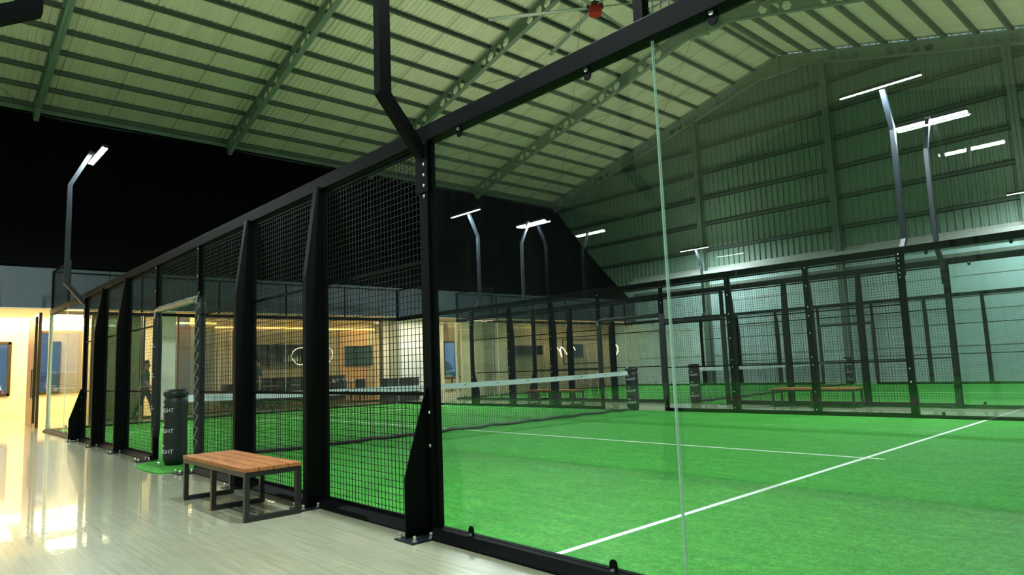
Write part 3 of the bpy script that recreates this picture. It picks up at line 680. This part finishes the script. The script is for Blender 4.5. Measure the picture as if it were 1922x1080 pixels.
def post_mesh(w=0.07):
    mb = MB(); mb.box(-w/2, w/2, -0.04, 0.04, 0.0, 2.90); return mb.mesh('post_tube', BLACK)
POST = post_mesh(); POSTC = post_mesh(0.10); POSTG = post_mesh(0.06)
def fin_mesh(s):   # deep tapering plate on the outer side of a post
    mb = MB(); mb.prism([(-0.035,s*0.04,0.02),(-0.035,s*0.18,0.02),(-0.035,s*0.18,2.02),(-0.035,s*0.07,2.86),(-0.035,s*0.04,2.86)],(0.008,0,0))
    mb.prism([(0.027,s*0.04,0.02),(0.027,s*0.18,0.02),(0.027,s*0.18,2.02),(0.027,s*0.07,2.86),(0.027,s*0.04,2.86)],(0.008,0,0))
    mb.prism([(-0.027,s*0.174,0.02),(-0.027,s*0.18,0.02),(-0.027,s*0.18,2.02),(-0.027,s*0.07,2.86),(-0.027,s*0.064,2.86),(-0.027,s*0.174,2.02)],(0.054,0,0))
    return mb.mesh('fin', BLACK)
def gusset_mesh(s):
    mb = MB(); mb.prism([(-0.006,s*0.04,0.02),(-0.006,s*0.25,0.02),(-0.006,s*0.25,0.42),(-0.006,s*0.06,1.02),(-0.006,s*0.04,1.02)],(0.012,0,0)); return mb.mesh('gusset', BLACK)
FIN = {-1: fin_mesh(-1), 1: fin_mesh(1)}; GUS = {-1: gusset_mesh(-1), 1: gusset_mesh(1)}
def plate_mesh(s):
    mb = MB(); mb.box(-0.11, 0.11, min(s*0.0, s*0.27), max(s*0.0, s*0.27), 0.0, 0.012); return mb.mesh('base_plate', STEEL)
PLT = {-1: plate_mesh(-1), 1: plate_mesh(1)}
def rail_mesh(L, s):   # sloped ground rail, local x along the fence
    mb = MB(); mb.prism([(-L/2,-s*0.03,0.012),(-L/2,s*0.10,0.004),(-L/2,s*0.10,0.015),(-L/2,s*0.045,0.068),(-L/2,-s*0.03,0.068)],(L,0,0)); return mb.mesh('ground_rail', BLACK)

def glass_mesh(L, H):
    t = 0.006; mb = MB()
    vs = [(0,-t,0),(L,-t,0),(L,t,0),(0,t,0),(0,-t,H),(L,-t,H),(L,t,H),(0,t,H)]
    mb.add(vs, [(0,1,5,4),(2,3,7,6)], 0); mb.add(vs, [(3,2,1,0),(4,5,6,7),(1,2,6,5),(3,0,4,7)], 1)
    return mb.mesh('glass_sheet', [GLASS, GEDGE])
G199 = glass_mesh(1.985, 2.84)
mb = MB(); mb.box(-0.004,0.004,-0.012,0.012,0,2.84); GASK = mb.mesh('edge_gasket', BLACK)
def clip_mesh():
    mb = MB(); n = 14; poly = []
    for i in range(n): a = 2*math.pi*i/n; poly.append((0.026*math.cos(a), -0.012, 0.026*math.sin(a)+(0.02 if math.sin(a) > 0 else -0.02)))
    mb.prism(poly, (0,-0.008,0)); return mb.mesh('clip_plate', BLACK)
CLIP = clip_mesh()
mb = MB(); mb.tube((0,-0.02,0),(0,-0.032,0),0.014,8); CLIPB = mb.mesh('clip_bolt', BOLT)
mb = MB(); mb.box(-0.016, 0.016, -0.035, -0.006, 0.03, 0.055); mb.tube((-0.03,-0.03,0.035),(-0.03,-0.045,0.035),0.012,8); CLIPN = mb.mesh('clip_neck', BOLT)

SIDE = {}
def fence(y0, s, where, short, detail, gate_up=True):
    """s = outward direction of the side fence standing at y0"""
    for i, x in enumerate(PX):
        gate = i in (3, 4); corner = i in (0, 7)
        desc = 'slim gate post' if gate else ('black corner post' if corner else 'black finned post')
        t = thing('fence_post', '%s, %s from right on %s' % (desc, ORD[i], where), 'fence post', (x, y0, 0), 'fence posts of ' + short)
        obj('post_tube', POSTC if corner else (POSTG if gate else POST), t)
        if corner: obj('gusset', GUS[s], t)
        elif not gate: obj('fin', FIN[s], t)
        obj('base_plate', PLT[s], t)
        if detail >= 1:
            zs = [0.12,0.45,0.95,1.10,1.55,1.88,2.05,2.45,2.80] if not corner else [0.62,0.85,2.42,2.50,2.58,2.66,2.75,2.82]
            for z in zs:
                dx = 0.022 if (not corner or s*x < 0) else 0.0
                obj('bolt', BOLTM, t, (dx, s*0.047 if s < 0 else -0.047, z))
        if detail >= 2:
            for (ax, ay) in ((-0.085,0.10),(0.085,0.10),(-0.085,0.235),(0.085,0.235)):
                obj('anchor_bolt', ANCH, t, (ax, s*ay, 0.012))
    # mesh bays
    k = 0
    for i in range(7):
        if i == 3: continue
        xm = (PX[i]+PX[i+1])/2
        t = thing('wire_panel', 'black wire mesh panel, %s from right on %s' % (ORD[k], where), 'mesh panel', (xm, y0, 0), 'wire panels of ' + short)
        obj('wire_grid', GRID, t, (0,0,0.07)); obj('panel_frame', PFRAME, t)
        tag(obj('ground_rail', rail_mesh(BW-0.09 if i not in (0,6) else BW-0.11, s), None, (xm, y0, 0)), 'ground rail, %s mesh panel from right on %s' % (ORD[k], where), 'ground rail', 'ground rails of '+short)
        k += 1
    t = thing('wire_panel', 'short wire mesh panel above the gate opening on ' + where, 'mesh panel', (0, y0, 0), 'wire panels of ' + short)
    obj('wire_grid', GRIDTOP, t, (0, 0, 2.17)); obj('panel_frame', GFRAME, t)
    # top rail and glass channel
    mb = MB(); mb.box(-9.98, 9.98, -0.05, 0.05, HR-0.12, HR); o = build(mb, 'top_rail', BLACK, None, (0, y0, 0), bevel=0.004); tag(o, 'long black top rail of ' + where, 'rail', 'top rails of the courts')
    for (a, nm_) in ((5.985, 'right'), (-9.98, 'left')):
        L = 3.995; mb = MB(); mb.prism([(0,-s*0.012,0.012),(0,-s*0.05,0.012),(0,-s*0.05,0.06),(0,-s*0.012,0.06)],(L,0,0)); mb.prism([(0,s*0.012,0.0),(0,s*0.11,0.0),(0,s*0.11,0.015),(0,s*0.055,0.065),(0,s*0.012,0.065)],(L,0,0))
        tag(build(mb, 'ground_rail', BLACK, None, (a, y0, 0)), 'black ground rail under %s end glass of %s' % (nm_, where), 'ground rail', 'ground rails of '+short)
        for j in range(2):
            x0 = a+0.004+j*1.995
            t = thing('glass_wall_section', 'clear glass panel, %s of %s end pair on %s' % (('left','right')[j], nm_, where), 'glass panel', (x0, y0, 0.018), 'glass panels of ' + short)
            obj('glass_sheet', G199, t)
            if (nm_ == 'right') == (j == 0): obj('edge_gasket', GASK, t, (0 if j == 0 else 1.985, 0, 0))
            for cx in (0.36, 1.55):
                for (cz, rz) in ((0.06, 0), (2.79, math.pi)):
                    c = obj('clip_plate', CLIP, t, (cx, 0, cz), (0, rz, 0) if s < 0 else (0, rz, math.pi))
                    obj('clip_bolt', CLIPB, c, (0, 0, -0.014)); obj('clip_neck', CLIPN, c, (0,0,-0.08))
    # raised mesh steps at the ends
    for (a, nm_) in ((7.92, 'right'), (-9.95, 'left')):
        t = thing('step_mesh_frame', 'raised mesh frame above the %s end glass on %s' % (nm_, where), 'mesh frame', (a, y0, HR), 'raised mesh frames')
        mb = MB(); mb.box(-0.03,0.03,-0.03,0.03,0,0.97); mb.box(1.98,2.04,-0.03,0.03,0,0.97); mb.box(0.03,1.98,-0.02,0.02,0.93,0.97); build(mb, 'frame', BLACK, t)
        obj('wire_grid', GRIDSTEP, t, (1.005, 0, 0.015))
fence(0.0, -1, 'walkway side of front court', 'walkway side, front court', 2)
fence(10.0, 1, 'inner side of front court', 'inner side, front court', 1)
fence(12.6, -1, 'near side of back court', 'near side, back court', 0)
fence(22.6, 1, 'far side of back court', 'far side, back court', 0)
# end walls
def end_wall(x, y0, where):
    for j in range(5):
        t = thing('glass_wall_section', 'glass end panel of %s at lounge end, %s from the left' % (where, ORD[j]), 'glass panel', (x, y0+0.012+j*1.9955, 0.018), 'end glass of '+where, rot=(0,0,math.pi/2))
        obj('glass_sheet', G199, t)
        for cx in (0.36, 1.6):
            c = obj('clip_plate', CLIP, t, (cx, 0, 0.06), (0,0,math.pi)); obj('clip_bolt', CLIPB, c, (0,0,-0.014))
    mb = MB(); mb.box(-0.05,-0.01,0.08,9.92,0.0,0.06); tag(build(mb,'ground_rail',BLACK,None,(x,y0,0)), 'black ground rail under end glass of %s' % where, 'ground rail')
    mb = MB(); mb.box(-0.04,0.04,0.06,9.94,HR-0.10,HR-0.02); tag(build(mb,'top_rail',BLACK,None,(x,y0,0)), 'black rail along top of end glass of %s' % where, 'rail')
    t = thing('step_mesh_frame', 'raised mesh above the end glass of %s' % where, 'mesh frame', (x, y0, HR), 'raised mesh frames')
    for j in range(5): obj('wire_grid', GRIDSTEP, t, (0, 1.0+j*2.0, 0.015), (0,0,math.pi/2))
    mb = MB(); mb.box(-0.02,0.02,0.04,9.96,0.93,0.97); [mb.box(-0.02,0.02,1.98+2*q,2.02+2*q,0,0.93) for q in range(4)]; build(mb,'frame',BLACK,t)
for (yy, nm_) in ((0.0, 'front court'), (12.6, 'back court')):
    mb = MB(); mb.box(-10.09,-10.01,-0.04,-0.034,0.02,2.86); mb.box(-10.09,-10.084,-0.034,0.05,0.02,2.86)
    tag(build(mb,'corner_reflection',pbr('painted_edge_reflection',(0.7,0.62,0.42),0.35),None,(0,yy,0)), 'pale painted reflection on glass edge at corner of %s near lounge' % nm_, 'painted reflection')  # pale strip whose colour stands for the reflection on the glass edge
end_wall(-10.0, 0.0, 'front court'); end_wall(-10.0, 12.6, 'back court')

# gate padding ----------------------------------------------------
def lathe_pad(r, z0, z1, nz=14, wob=0.04, n=18, seed=0, sx=1.0):
    mb = MB(); rnd = random.Random(seed); rings = []
    for j in range(nz+1):
        z = z0+(z1-z0)*j/nz; e = 0.82 if j in (0, nz) else 1.0
        rings.append([((r*e*(1+wob*math.sin(3*a+j*1.1+seed)+wob*0.6*rnd.uniform(-1,1)))*math.cos(a)*sx, (r*e*(1+wob*0.6*math.cos(2*a-j)))*math.sin(a), z) for a in [2*math.pi*i/n for i in range(n)]])
    vs = [v for q in rings for v in q]; fs = [tuple(range(n))[::-1], tuple(range(nz*n,(nz+1)*n))]
    for j in range(nz):
        for i in range(n): fs.append((j*n+i, j*n+(i+1) % n, (j+1)*n+(i+1) % n, (j+1)*n+i))
    mb.add(vs, fs); return mb
def text_mesh(s, size, ext=0.0008):
    c = bpy.data.curves.new('lettering', 'FONT'); c.body = s; c.size = size; c.extrude = ext; c.align_x = 'CENTER'
    o = bpy.data.objects.new('lettering', c); COL.objects.link(o)
    bpy.context.view_layer.update(); me = bpy.data.meshes.new_from_object(o.evaluated_get(bpy.context.evaluated_depsgraph_get()))
    bpy.data.objects.remove(o); me.materials.clear(); me.materials.append(WHITE); return me
def bend(me, R, a0):      # wrap flat lettering (x,y) onto a vertical cylinder
    for v in me.vertices:
        a = a0+v.co.x/R; rr = R+v.co.z; z = v.co.y; v.co = (rr*math.cos(a), rr*math.sin(a), z)
def logo_mesh(size):
    mb = MB()
    for k in range(5): a = math.pi*(0.15+0.175*k); mb.prism([(0,0,0),(0.5*size*math.cos(a-0.12),0.5*size*math.sin(a-0.12),0),(0.62*size*math.cos(a),0.62*size*math.sin(a),0),(0.5*size*math.cos(a+0.12),0.5*size*math.sin(a+0.12),0)],(0,0,0.0008))
    return mb
def gate_set(y, s, where, laced):
    a = thing('post_padding', 'black padded sleeve with small white marks on left gate post of '+where, 'post padding', (PX[4], y, 0), 'gate post padding')
    build(lathe_pad(0.062, 0.32, 2.14, 12, 0.05, 16, 3), 'sleeve', PAD, a, smooth=True)
    if laced:
        for z in (0.72, 1.18, 1.62):
            me = text_mesh('NIGHT', 0.030); bend(me, 0.068, -math.pi/2+0.25); o = obj('lettering', me, a, (0,0,z))
            m_ = logo_mesh(0.05).mesh('emblem', WHITE); bend(m_, 0.068, -math.pi/2+0.25); obj('emblem', m_, a, (0,0,z+0.035))
    bsl = thing('post_padding', 'black laced padding sleeve on right gate post of '+where, 'post padding', (PX[3], y, 0), 'gate post padding')
    build(lathe_pad(0.064, 0.16, 2.20, 12, 0.03, 16, 5), 'sleeve', PAD, bsl, smooth=True)
    pts = []; z = 2.24; k = 0
    while z > 0.25:
        pts.append(((0.020 if k % 2 else 0.072)-0.01, s*0.066 if k % 2 else s*0.035, z)); z -= 0.03 if k % 2 else 0.125; k += 1
    if laced: mb = MB(); mb.path(pts, 0.0035, 5); build(mb, 'lace', LACE, bsl)
    h = MB(); 
    n = 12; h.path([(PX[4]-0.02, y, 2.16)]+[(PX[4]+(PX[3]-PX[4])*i/n, y, 2.17+0.006*math.sin(i*2.2)) for i in range(1, n)]+[(PX[3]+0.02, y, 2.18)], 0.048, 12)
    o = build(h, 'header_padding', pbr('grey_padding', (0.16,0.16,0.12), 0.35, bump=0.3, bscale=25, var=0.3) if laced else PAD, smooth=True); tag(o, 'padded round bar above the gate opening of '+where, 'gate header')
gate_set(0.0, -1, 'front court walkway side', True)
gate_set(10.0, 1, 'front court inner side', False)
gate_set(12.6, -1, 'back court near side', False)
gate_set(22.6, 1, 'back court far side', False)

# nets -------------------------------------------------------------
def net(y0, where, near_y, far_y):
    for (y, which, dt) in ((near_y, 'near', True), (far_y, 'far', False)):
        t = thing('net_post', 'black padded net post at the %s end of %s net' % (which, where), 'net post', (0.0, y, 0.012), 'padded net posts')
        build(lathe_pad(0.150, 0.0, 0.93, 10, 0.035, 22, 1, 0.92), 'padding', PAD, t, smooth=True)
        build(lathe_pad(0.156, 0.88, 1.00, 3, 0.03, 22, 2, 0.92), 'top_collar', PAD, t, smooth=True)
        for k, z in enumerate((0.16, 0.43, 0.70)):
            me = text_mesh('NIGHT', 0.075); bend(me, 0.158, math.radians(-66) ); obj('lettering', me, t, (0, 0, z))
            m_ = logo_mesh(0.07).mesh('emblem', WHITE); bend(m_, 0.158, math.radians(-84)); obj('emblem', m_, t, (0, 0, z+0.085))
        if dt:
            for ax in (-0.17, -0.12): obj('anchor_bolt', ANCH, t, (ax, -0.16, 0.0))
    ya, yb = near_y+0.15, far_y-0.15; L = yb-ya
    t = thing('court_net', 'black net with white top tape across the %s' % where, 'net', (0, ya, 0), 'court nets')
    mb = MB(); n = int(L/0.045); H0, H1 = 0.05, 0.84
    sag = lambda y: 0.05*(4*(y/L)*(1-y/L))
    r = 0.0021
    for i in range(n+1):
        y = L*i/n; mb.box(-r, r, y-r, y+r, H0, H1-sag(y))
    for j in range(19):
        for q in range(24):
            u0, u1 = L*q/24, L*(q+1)/24; z0 = H0+(H1-sag(u0)-H0)*j/18; z1 = H0+(H1-sag(u1)-H0)*j/18
            mb.prism([(-r,u0,z0-r),(-r,u0,z0+r),(-r,u1,z1+r),(-r,u1,z1-r)], (2*r,0,0))
    build(mb, 'netting', WIRE, t)
    mb = MB(); mk = MB()
    for q in range(48):
        u0, u1 = L*q/48, L*(q+1)/48; mb.prism([(-0.007,u0,0.83-sag(u0)),(-0.007,u0,0.925-sag(u0)),(-0.007,u1,0.925-sag(u1)),(-0.007,u1,0.83-sag(u1))], (0.014,0,0))
    build(mb, 'top_tape', TAPE, t)
    for q in range(1, 12): u = L*q/12; mk.box(0.0071, 0.0085, u-0.03, u+0.03, 0.880-sag(u), 0.890-sag(u)); mk.box(0.0071,0.0085,u-0.004,u+0.004,0.87-sag(u),0.905-sag(u))
    build(mk, 'tape_mark', DARKFRAME, t)
    mb = MB(); mb.path([(0.02*math.sin(i*1.7), L*i/30, 0.046+0.012*math.sin(i*2.3)) for i in range(31)], 0.030, 6); build(mb, 'bottom_band', PAD, t)
net(0.0, 'front court', 0.0, 10.0-0.02)
net(12.6, 'back court', 12.62, 22.58)

# benches ----------------------------------------------------------
def bench(loc, rz, L, lab, w=0.48, h=0.42):
    t = thing('wooden_bench', lab, 'bench', loc, 'slatted benches beside the courts', rot=(0,0,rz))
    pw = (w-3*0.012)/4
    for k in range(4):
        f = MB(); f.box(0, L, k*(pw+0.012), k*(pw+0.012)+pw, h-0.03, h); build(f, 'seat_plank', BWOOD, t, bevel=0.002)
    f = MB(); th = 0.04
    f.box(0.005,L-0.005,0.005,0.005+th,h-0.03-th,h-0.03); f.box(0.005,L-0.005,w-0.005-th,w-0.005,h-0.03-th,h-0.03)
    for x in (0.005, L/2-th/2, L-0.005-th): f.box(x,x+th,0.005+th,w-0.005-th,h-0.03-th,h-0.03)
    build(f, 'seat_frame', ANTH, t)
    for x in (0.005, L/2-th/2, L-0.005-th):
        for y in (0.005, w-0.005-th):
            f = MB(); f.box(x,x+th,y,y+th,0,h-0.03-th); build(f, 'leg', ANTH, t)
        f = MB(); f.box(x,x+th,0.005+th,w-0.005-th,0,th); build(f, 'foot_bar', ANTH, t)
    return t
bench((2.87, -0.76, 0), 0.0, 1.55, 'slatted wooden bench on walkway in front of the front court')
bench((2.45, 11.85, 0), 0, 1.80, 'wooden bench between the courts, right one behind the net post')
bench((-4.6, 10.95, 0), 0, 1.80, 'wooden bench between the courts, left one near the lounge')

# floodlights ------------------------------------------------------
mbl = MB(); mbl.box(-0.124, 0.124, -0.045, 0.045, -0.012, 0.0); LEDM = mbl.mesh('led_module', LED)
def floodlight(x, y0, s, lab, reach=0.37, lamp=True, zk=3.13):
    """post-mounted curved pole; s = outward direction"""
    t = thing('floodlight', lab, 'floodlight', (x, y0, 0), 'court floodlights')
    f = MB(); f.path([(0, s*0.045, 2.74), (0, s*reach, zk), (0, s*reach, 5.15), (0, s*(reach-0.33), 5.84)], 0.04, 4); build(f, 'pole', STEEL if abs(x) > 5 and (x < 0 or y0 > 5) else BLACK, t)
    f = MB(); f.box(-0.07, 0.07, s*0.041, s*0.049, 2.45, 2.84); build(f, 'bracket_plate', BLACK, t)
    if lamp:
        yc = s*(reach-0.47)
        hd = obj('lamp_head', None, t, (0, yc, 5.84), (s*math.radians(14), 0, 0))
        f = MB(); f.box(-0.68, 0.68, -0.06, 0.06, 0.0, 0.05)
        for q in range(28): f.box(-0.66+q*0.0485, -0.652+q*0.0485, -0.055, 0.055, 0.05, 0.075)
        f.box(-0.06, 0.06, min(0.0, s*0.17), max(0.0, s*0.17), 0.0, 0.04)
        hm = f.mesh('lamp_housing', DARKFRAME); t2 = obj('lamp_housing', hm, t, (0, yc, 5.84), (s*math.radians(14), 0, 0)); bpy.data.objects.remove(hd)
        for q in range(5): obj('led_module', LEDM, t2, (-0.54+0.27*q, 0, 0.0))
        # the lamp's own downward light
        a = area('floodlight_light', (0, yc, 5.815), (s*math.radians(14), 0, 0), 1.3, 0.12, LAMP_POWER, LAMP_COL); a.parent = t
        a = area('added_roof_fill', (0, yc, 5.94), (math.pi, 0, 0), 1.3, 0.12, ROOF_FILL_POWER, (1.0, 0.97, 0.86)); a.parent = t  # added upward fill to brighten the roof, no such source on the lamp
    return t
CT = [(0.0, 10.0, 'front court'), (12.6, 22.6, 'back court')]
for (ya, yb, nm_) in CT:
    for x, ex in ((5.93, 'right'), (-5.93, 'left, lounge')):
        floodlight(x, ya, -1, 'curved pole floodlight on the %s end, near side of %s' % (ex, nm_))
        floodlight(x, yb, 1, 'curved pole floodlight on the %s end, far side of %s' % (ex, nm_))
for (ya, yb, nm_) in [(-13.0, -3.0, 'court behind the walkway'), (-25.6, -15.6, 'rearmost court')]:
    for x, ex in ((5.93, 'right'), (-5.93, 'lounge')):
        for (y, s, w_) in ((ya, -1, 'rear'), (yb, 1, 'front')):
            rch = 0.55 if (y == -3.0 and x > 0) else 0.37
            floodlight(x, y, s, ('black angled pole bracket at top left corner of the picture' if rch > 0.5 else 'floodlight on %s corner post, %s side of %s' % (ex, w_, nm_)), rch, True, 3.05 if rch > 0.5 else 3.13)
            t = thing('fence_post', 'black corner post on %s end, %s side of %s' % (ex, w_, nm_), 'fence post', (x, y, 0), 'fence posts of '+nm_)
            obj('post_tube', POSTC, t); obj('gusset', GUS[s], t); obj('base_plate', PLT[s], t)

# ceiling fan ------------------------------------------------------
t = thing('ceiling_fan', 'large slow ceiling fan with red motor hub hanging from ridge', 'ceiling fan', (-2.45, 12.4, 11.75))
f = MB(); f.tube((0,0,-0.1),(0,0,0.12),0.2,20); build(f,'motor',REDM,t); f = MB(); f.tube((0,0,0.12),(0,0,0.2),0.26,20); f.tube((0,0,0.2),(0,0,1.55),0.035,8); build(f,'downrod',DARKFRAME,t)
for k in range(6):
    a = k*math.pi/3+0.68; f = MB(); c, s_ = math.cos(a), math.sin(a)
    f.prism([(c*0.2-s_*0.05,s_*0.2+c*0.05,0.14),(c*3.3-s_*0.07,s_*3.3+c*0.07,0.14),(c*3.3+s_*0.07,s_*3.3-c*0.07,0.11),(c*0.2+s_*0.05,s_*0.2-c*0.05,0.11)],(0,0,0.02)); build(f,'fan_blade',SILVER,t)

# people -----------------------------------------------------------
def person(loc, rz, lab, stride=0.25, arm=0.3):
    root = thing('person', lab, 'person', loc, rot=(0,0,rz))
    # forward = +x local
    J = [('pel',0,0,0.93,0.135,0.10),('wa',0.0,0,1.06,0.125,0.09),('ch',0.02,0,1.27,0.155,0.10),('nk0',0.01,0,1.40,0.07,0.06),('nk',0.03,0,1.46,0.05,0.05),('hd',0.05,0,1.55,0.075,0.085),('hd2',0.045,0,1.64,0.07,0.08)]
    idx = {}; V = []; Rr = []; Ed = []
    def add(n, x, y, z, rx, ry, par=None):
        idx[n] = len(V); V.append((x,y,z)); Rr.append((rx,ry))
        if par: Ed.append((idx[par], idx[n]))
    pr = None
    for j in J: add(*j, pr); pr = j[0]
    for s in (-1, 1):
        k = 'L' if s > 0 else 'R'; st = stride*s; sw = -arm*s
        add('hp'+k, 0, s*0.10, 0.88, 0.095, 0.095, 'pel'); add('kn'+k, st*0.55+0.03, s*0.10, 0.48, 0.06, 0.06, 'hp'+k)
        add('cf'+k, st*0.85-0.02, s*0.10, 0.30, 0.055, 0.055, 'kn'+k); add('an'+k, st*1.1-0.03, s*0.10, 0.085, 0.037, 0.037, 'cf'+k); add('to'+k, st*1.1+0.13, s*0.11, 0.045, 0.04, 0.035, 'an'+k)
        add('sh'+k, 0.01, s*0.185, 1.35, 0.06, 0.06, 'ch'); add('el'+k, sw*0.4-0.03, s*0.235, 1.08, 0.042, 0.042, 'sh'+k)
        add('wr'+k, sw*0.9+0.02, s*0.24, 0.85, 0.027, 0.027, 'el'+k); add('pa'+k, sw*1.0+0.03, s*0.235, 0.78, 0.033, 0.02, 'wr'+k)
        for q in range(4):
            add('f%d'%q+k, sw*1.0+0.01+0.018*q, s*0.232, 0.72, 0.009, 0.009, 'pa'+k); add('g%d'%q+k, sw*1.0+0.02+0.018*q, s*0.222, 0.675+0.006*abs(q-1.5), 0.008, 0.008, 'f%d'%q+k)
        add('th'+k, sw*1.0+0.075, s*0.22, 0.75, 0.010, 0.010, 'pa'+k)
    me = bpy.data.meshes.new('body'); me.from_pydata(V, Ed, []); 
    for m_ in (SKIN, SHIRT, TROUSER, RUBBER): me.materials.append(m_)
    o = bpy.data.objects.new('body', me); COL.objects.link(o)
    sk = o.modifiers.new('skin', 'SKIN')
    for i, r in enumerate(Rr): me.skin_vertices[0].data[i].radius = r
    me.skin_vertices[0].data[0].use_root = True
    sb = o.modifiers.new('sub', 'SUBSURF'); sb.levels = 2; sb.render_levels = 2
    bpy.context.view_layer.update()
    m2 = bpy.data.meshes.new_from_object(o.evaluated_get(bpy.context.evaluated_depsgraph_get())); bpy.data.objects.remove(o)
    if not m2.materials:
        for m_ in (SKIN, SHIRT, TROUSER, RUBBER): m2.materials.append(m_)
    for p in m2.polygons:
        c = p.center; p.use_smooth = True
        if c.z < 0.07: p.material_index = 3
        elif c.z < 0.93 and abs(c.y) < 0.19: p.material_index = 2
        elif c.z > 1.44: p.material_index = 0
        elif abs(c.y) > 0.19 and c.z < 1.12: p.material_index = 0
        else: p.material_index = 1
    body = obj('body', m2, root)
    f = MB(); f.ball((0.03, 0, 1.625), 0.098, 14, 10, (1.02, 0.86, 1.0)); hm = f.mesh('hair', HAIR, True)
    bmh = bmesh.new(); bmh.from_mesh(hm)
    bmesh.ops.delete(bmh, geom=[v for v in bmh.verts if v.co.z < 1.60 and v.co.x > 0.02 or v.co.z < 1.56 or (v.co.x > 0.095 and v.co.z < 1.67)], context='VERTS'); bmh.to_mesh(hm); bmh.free()
    obj('hair', hm, root)
    f = MB(); f.prism([(0.125,-0.012,1.545),(0.125,0.012,1.545),(0.15,0,1.55),(0.12,0,1.585)],(0.001,0,0)); f.ball((0.128,0,1.557),0.014,8,5,(1.2,0.8,1)); build(f,'nose',SKIN,root,smooth=True)
    f = MB(); f.ball((0.115,-0.03,1.595),0.009); f.ball((0.115,0.03,1.595),0.009); build(f,'eyes',DARKFRAME,root)
    f = MB(); f.ball((0.118,0,1.522),0.014,8,5,(0.5,1.3,0.35)); build(f,'mouth',pbr('lips',(0.25,0.09,0.07),0.5),root)
    for s in (-1,1): f = MB(); f.ball((0.04,s*0.083,1.575),0.02,8,5,(0.8,0.4,1.3)); build(f,'ear',SKIN,root,smooth=True)
    return root
p = person((-11.9, 2.60, 0.0), math.radians(62), 'walking person in dark green sports shirt with yellow hem stripe', 0.22, 0.28)
f = MB(); n = 20; f.path([(0.135*math.cos(2*math.pi*i/n), 0.185*math.sin(2*math.pi*i/n), 0.955) for i in range(n)], 0.008, 6, closed=True); build(f, 'hem_stripe', YELLOW, p)
f = MB(); f.path([(0.02,-0.09,1.415),(-0.05,-0.10,1.40),(-0.09,-0.14,1.33)], 0.010, 6); build(f, 'shoulder_stripe', YELLOW, p)
person((-12.05, 6.0, 0.0), math.radians(-120), 'person in dark clothes half hidden behind the laced gate post', 0.1, 0.1)
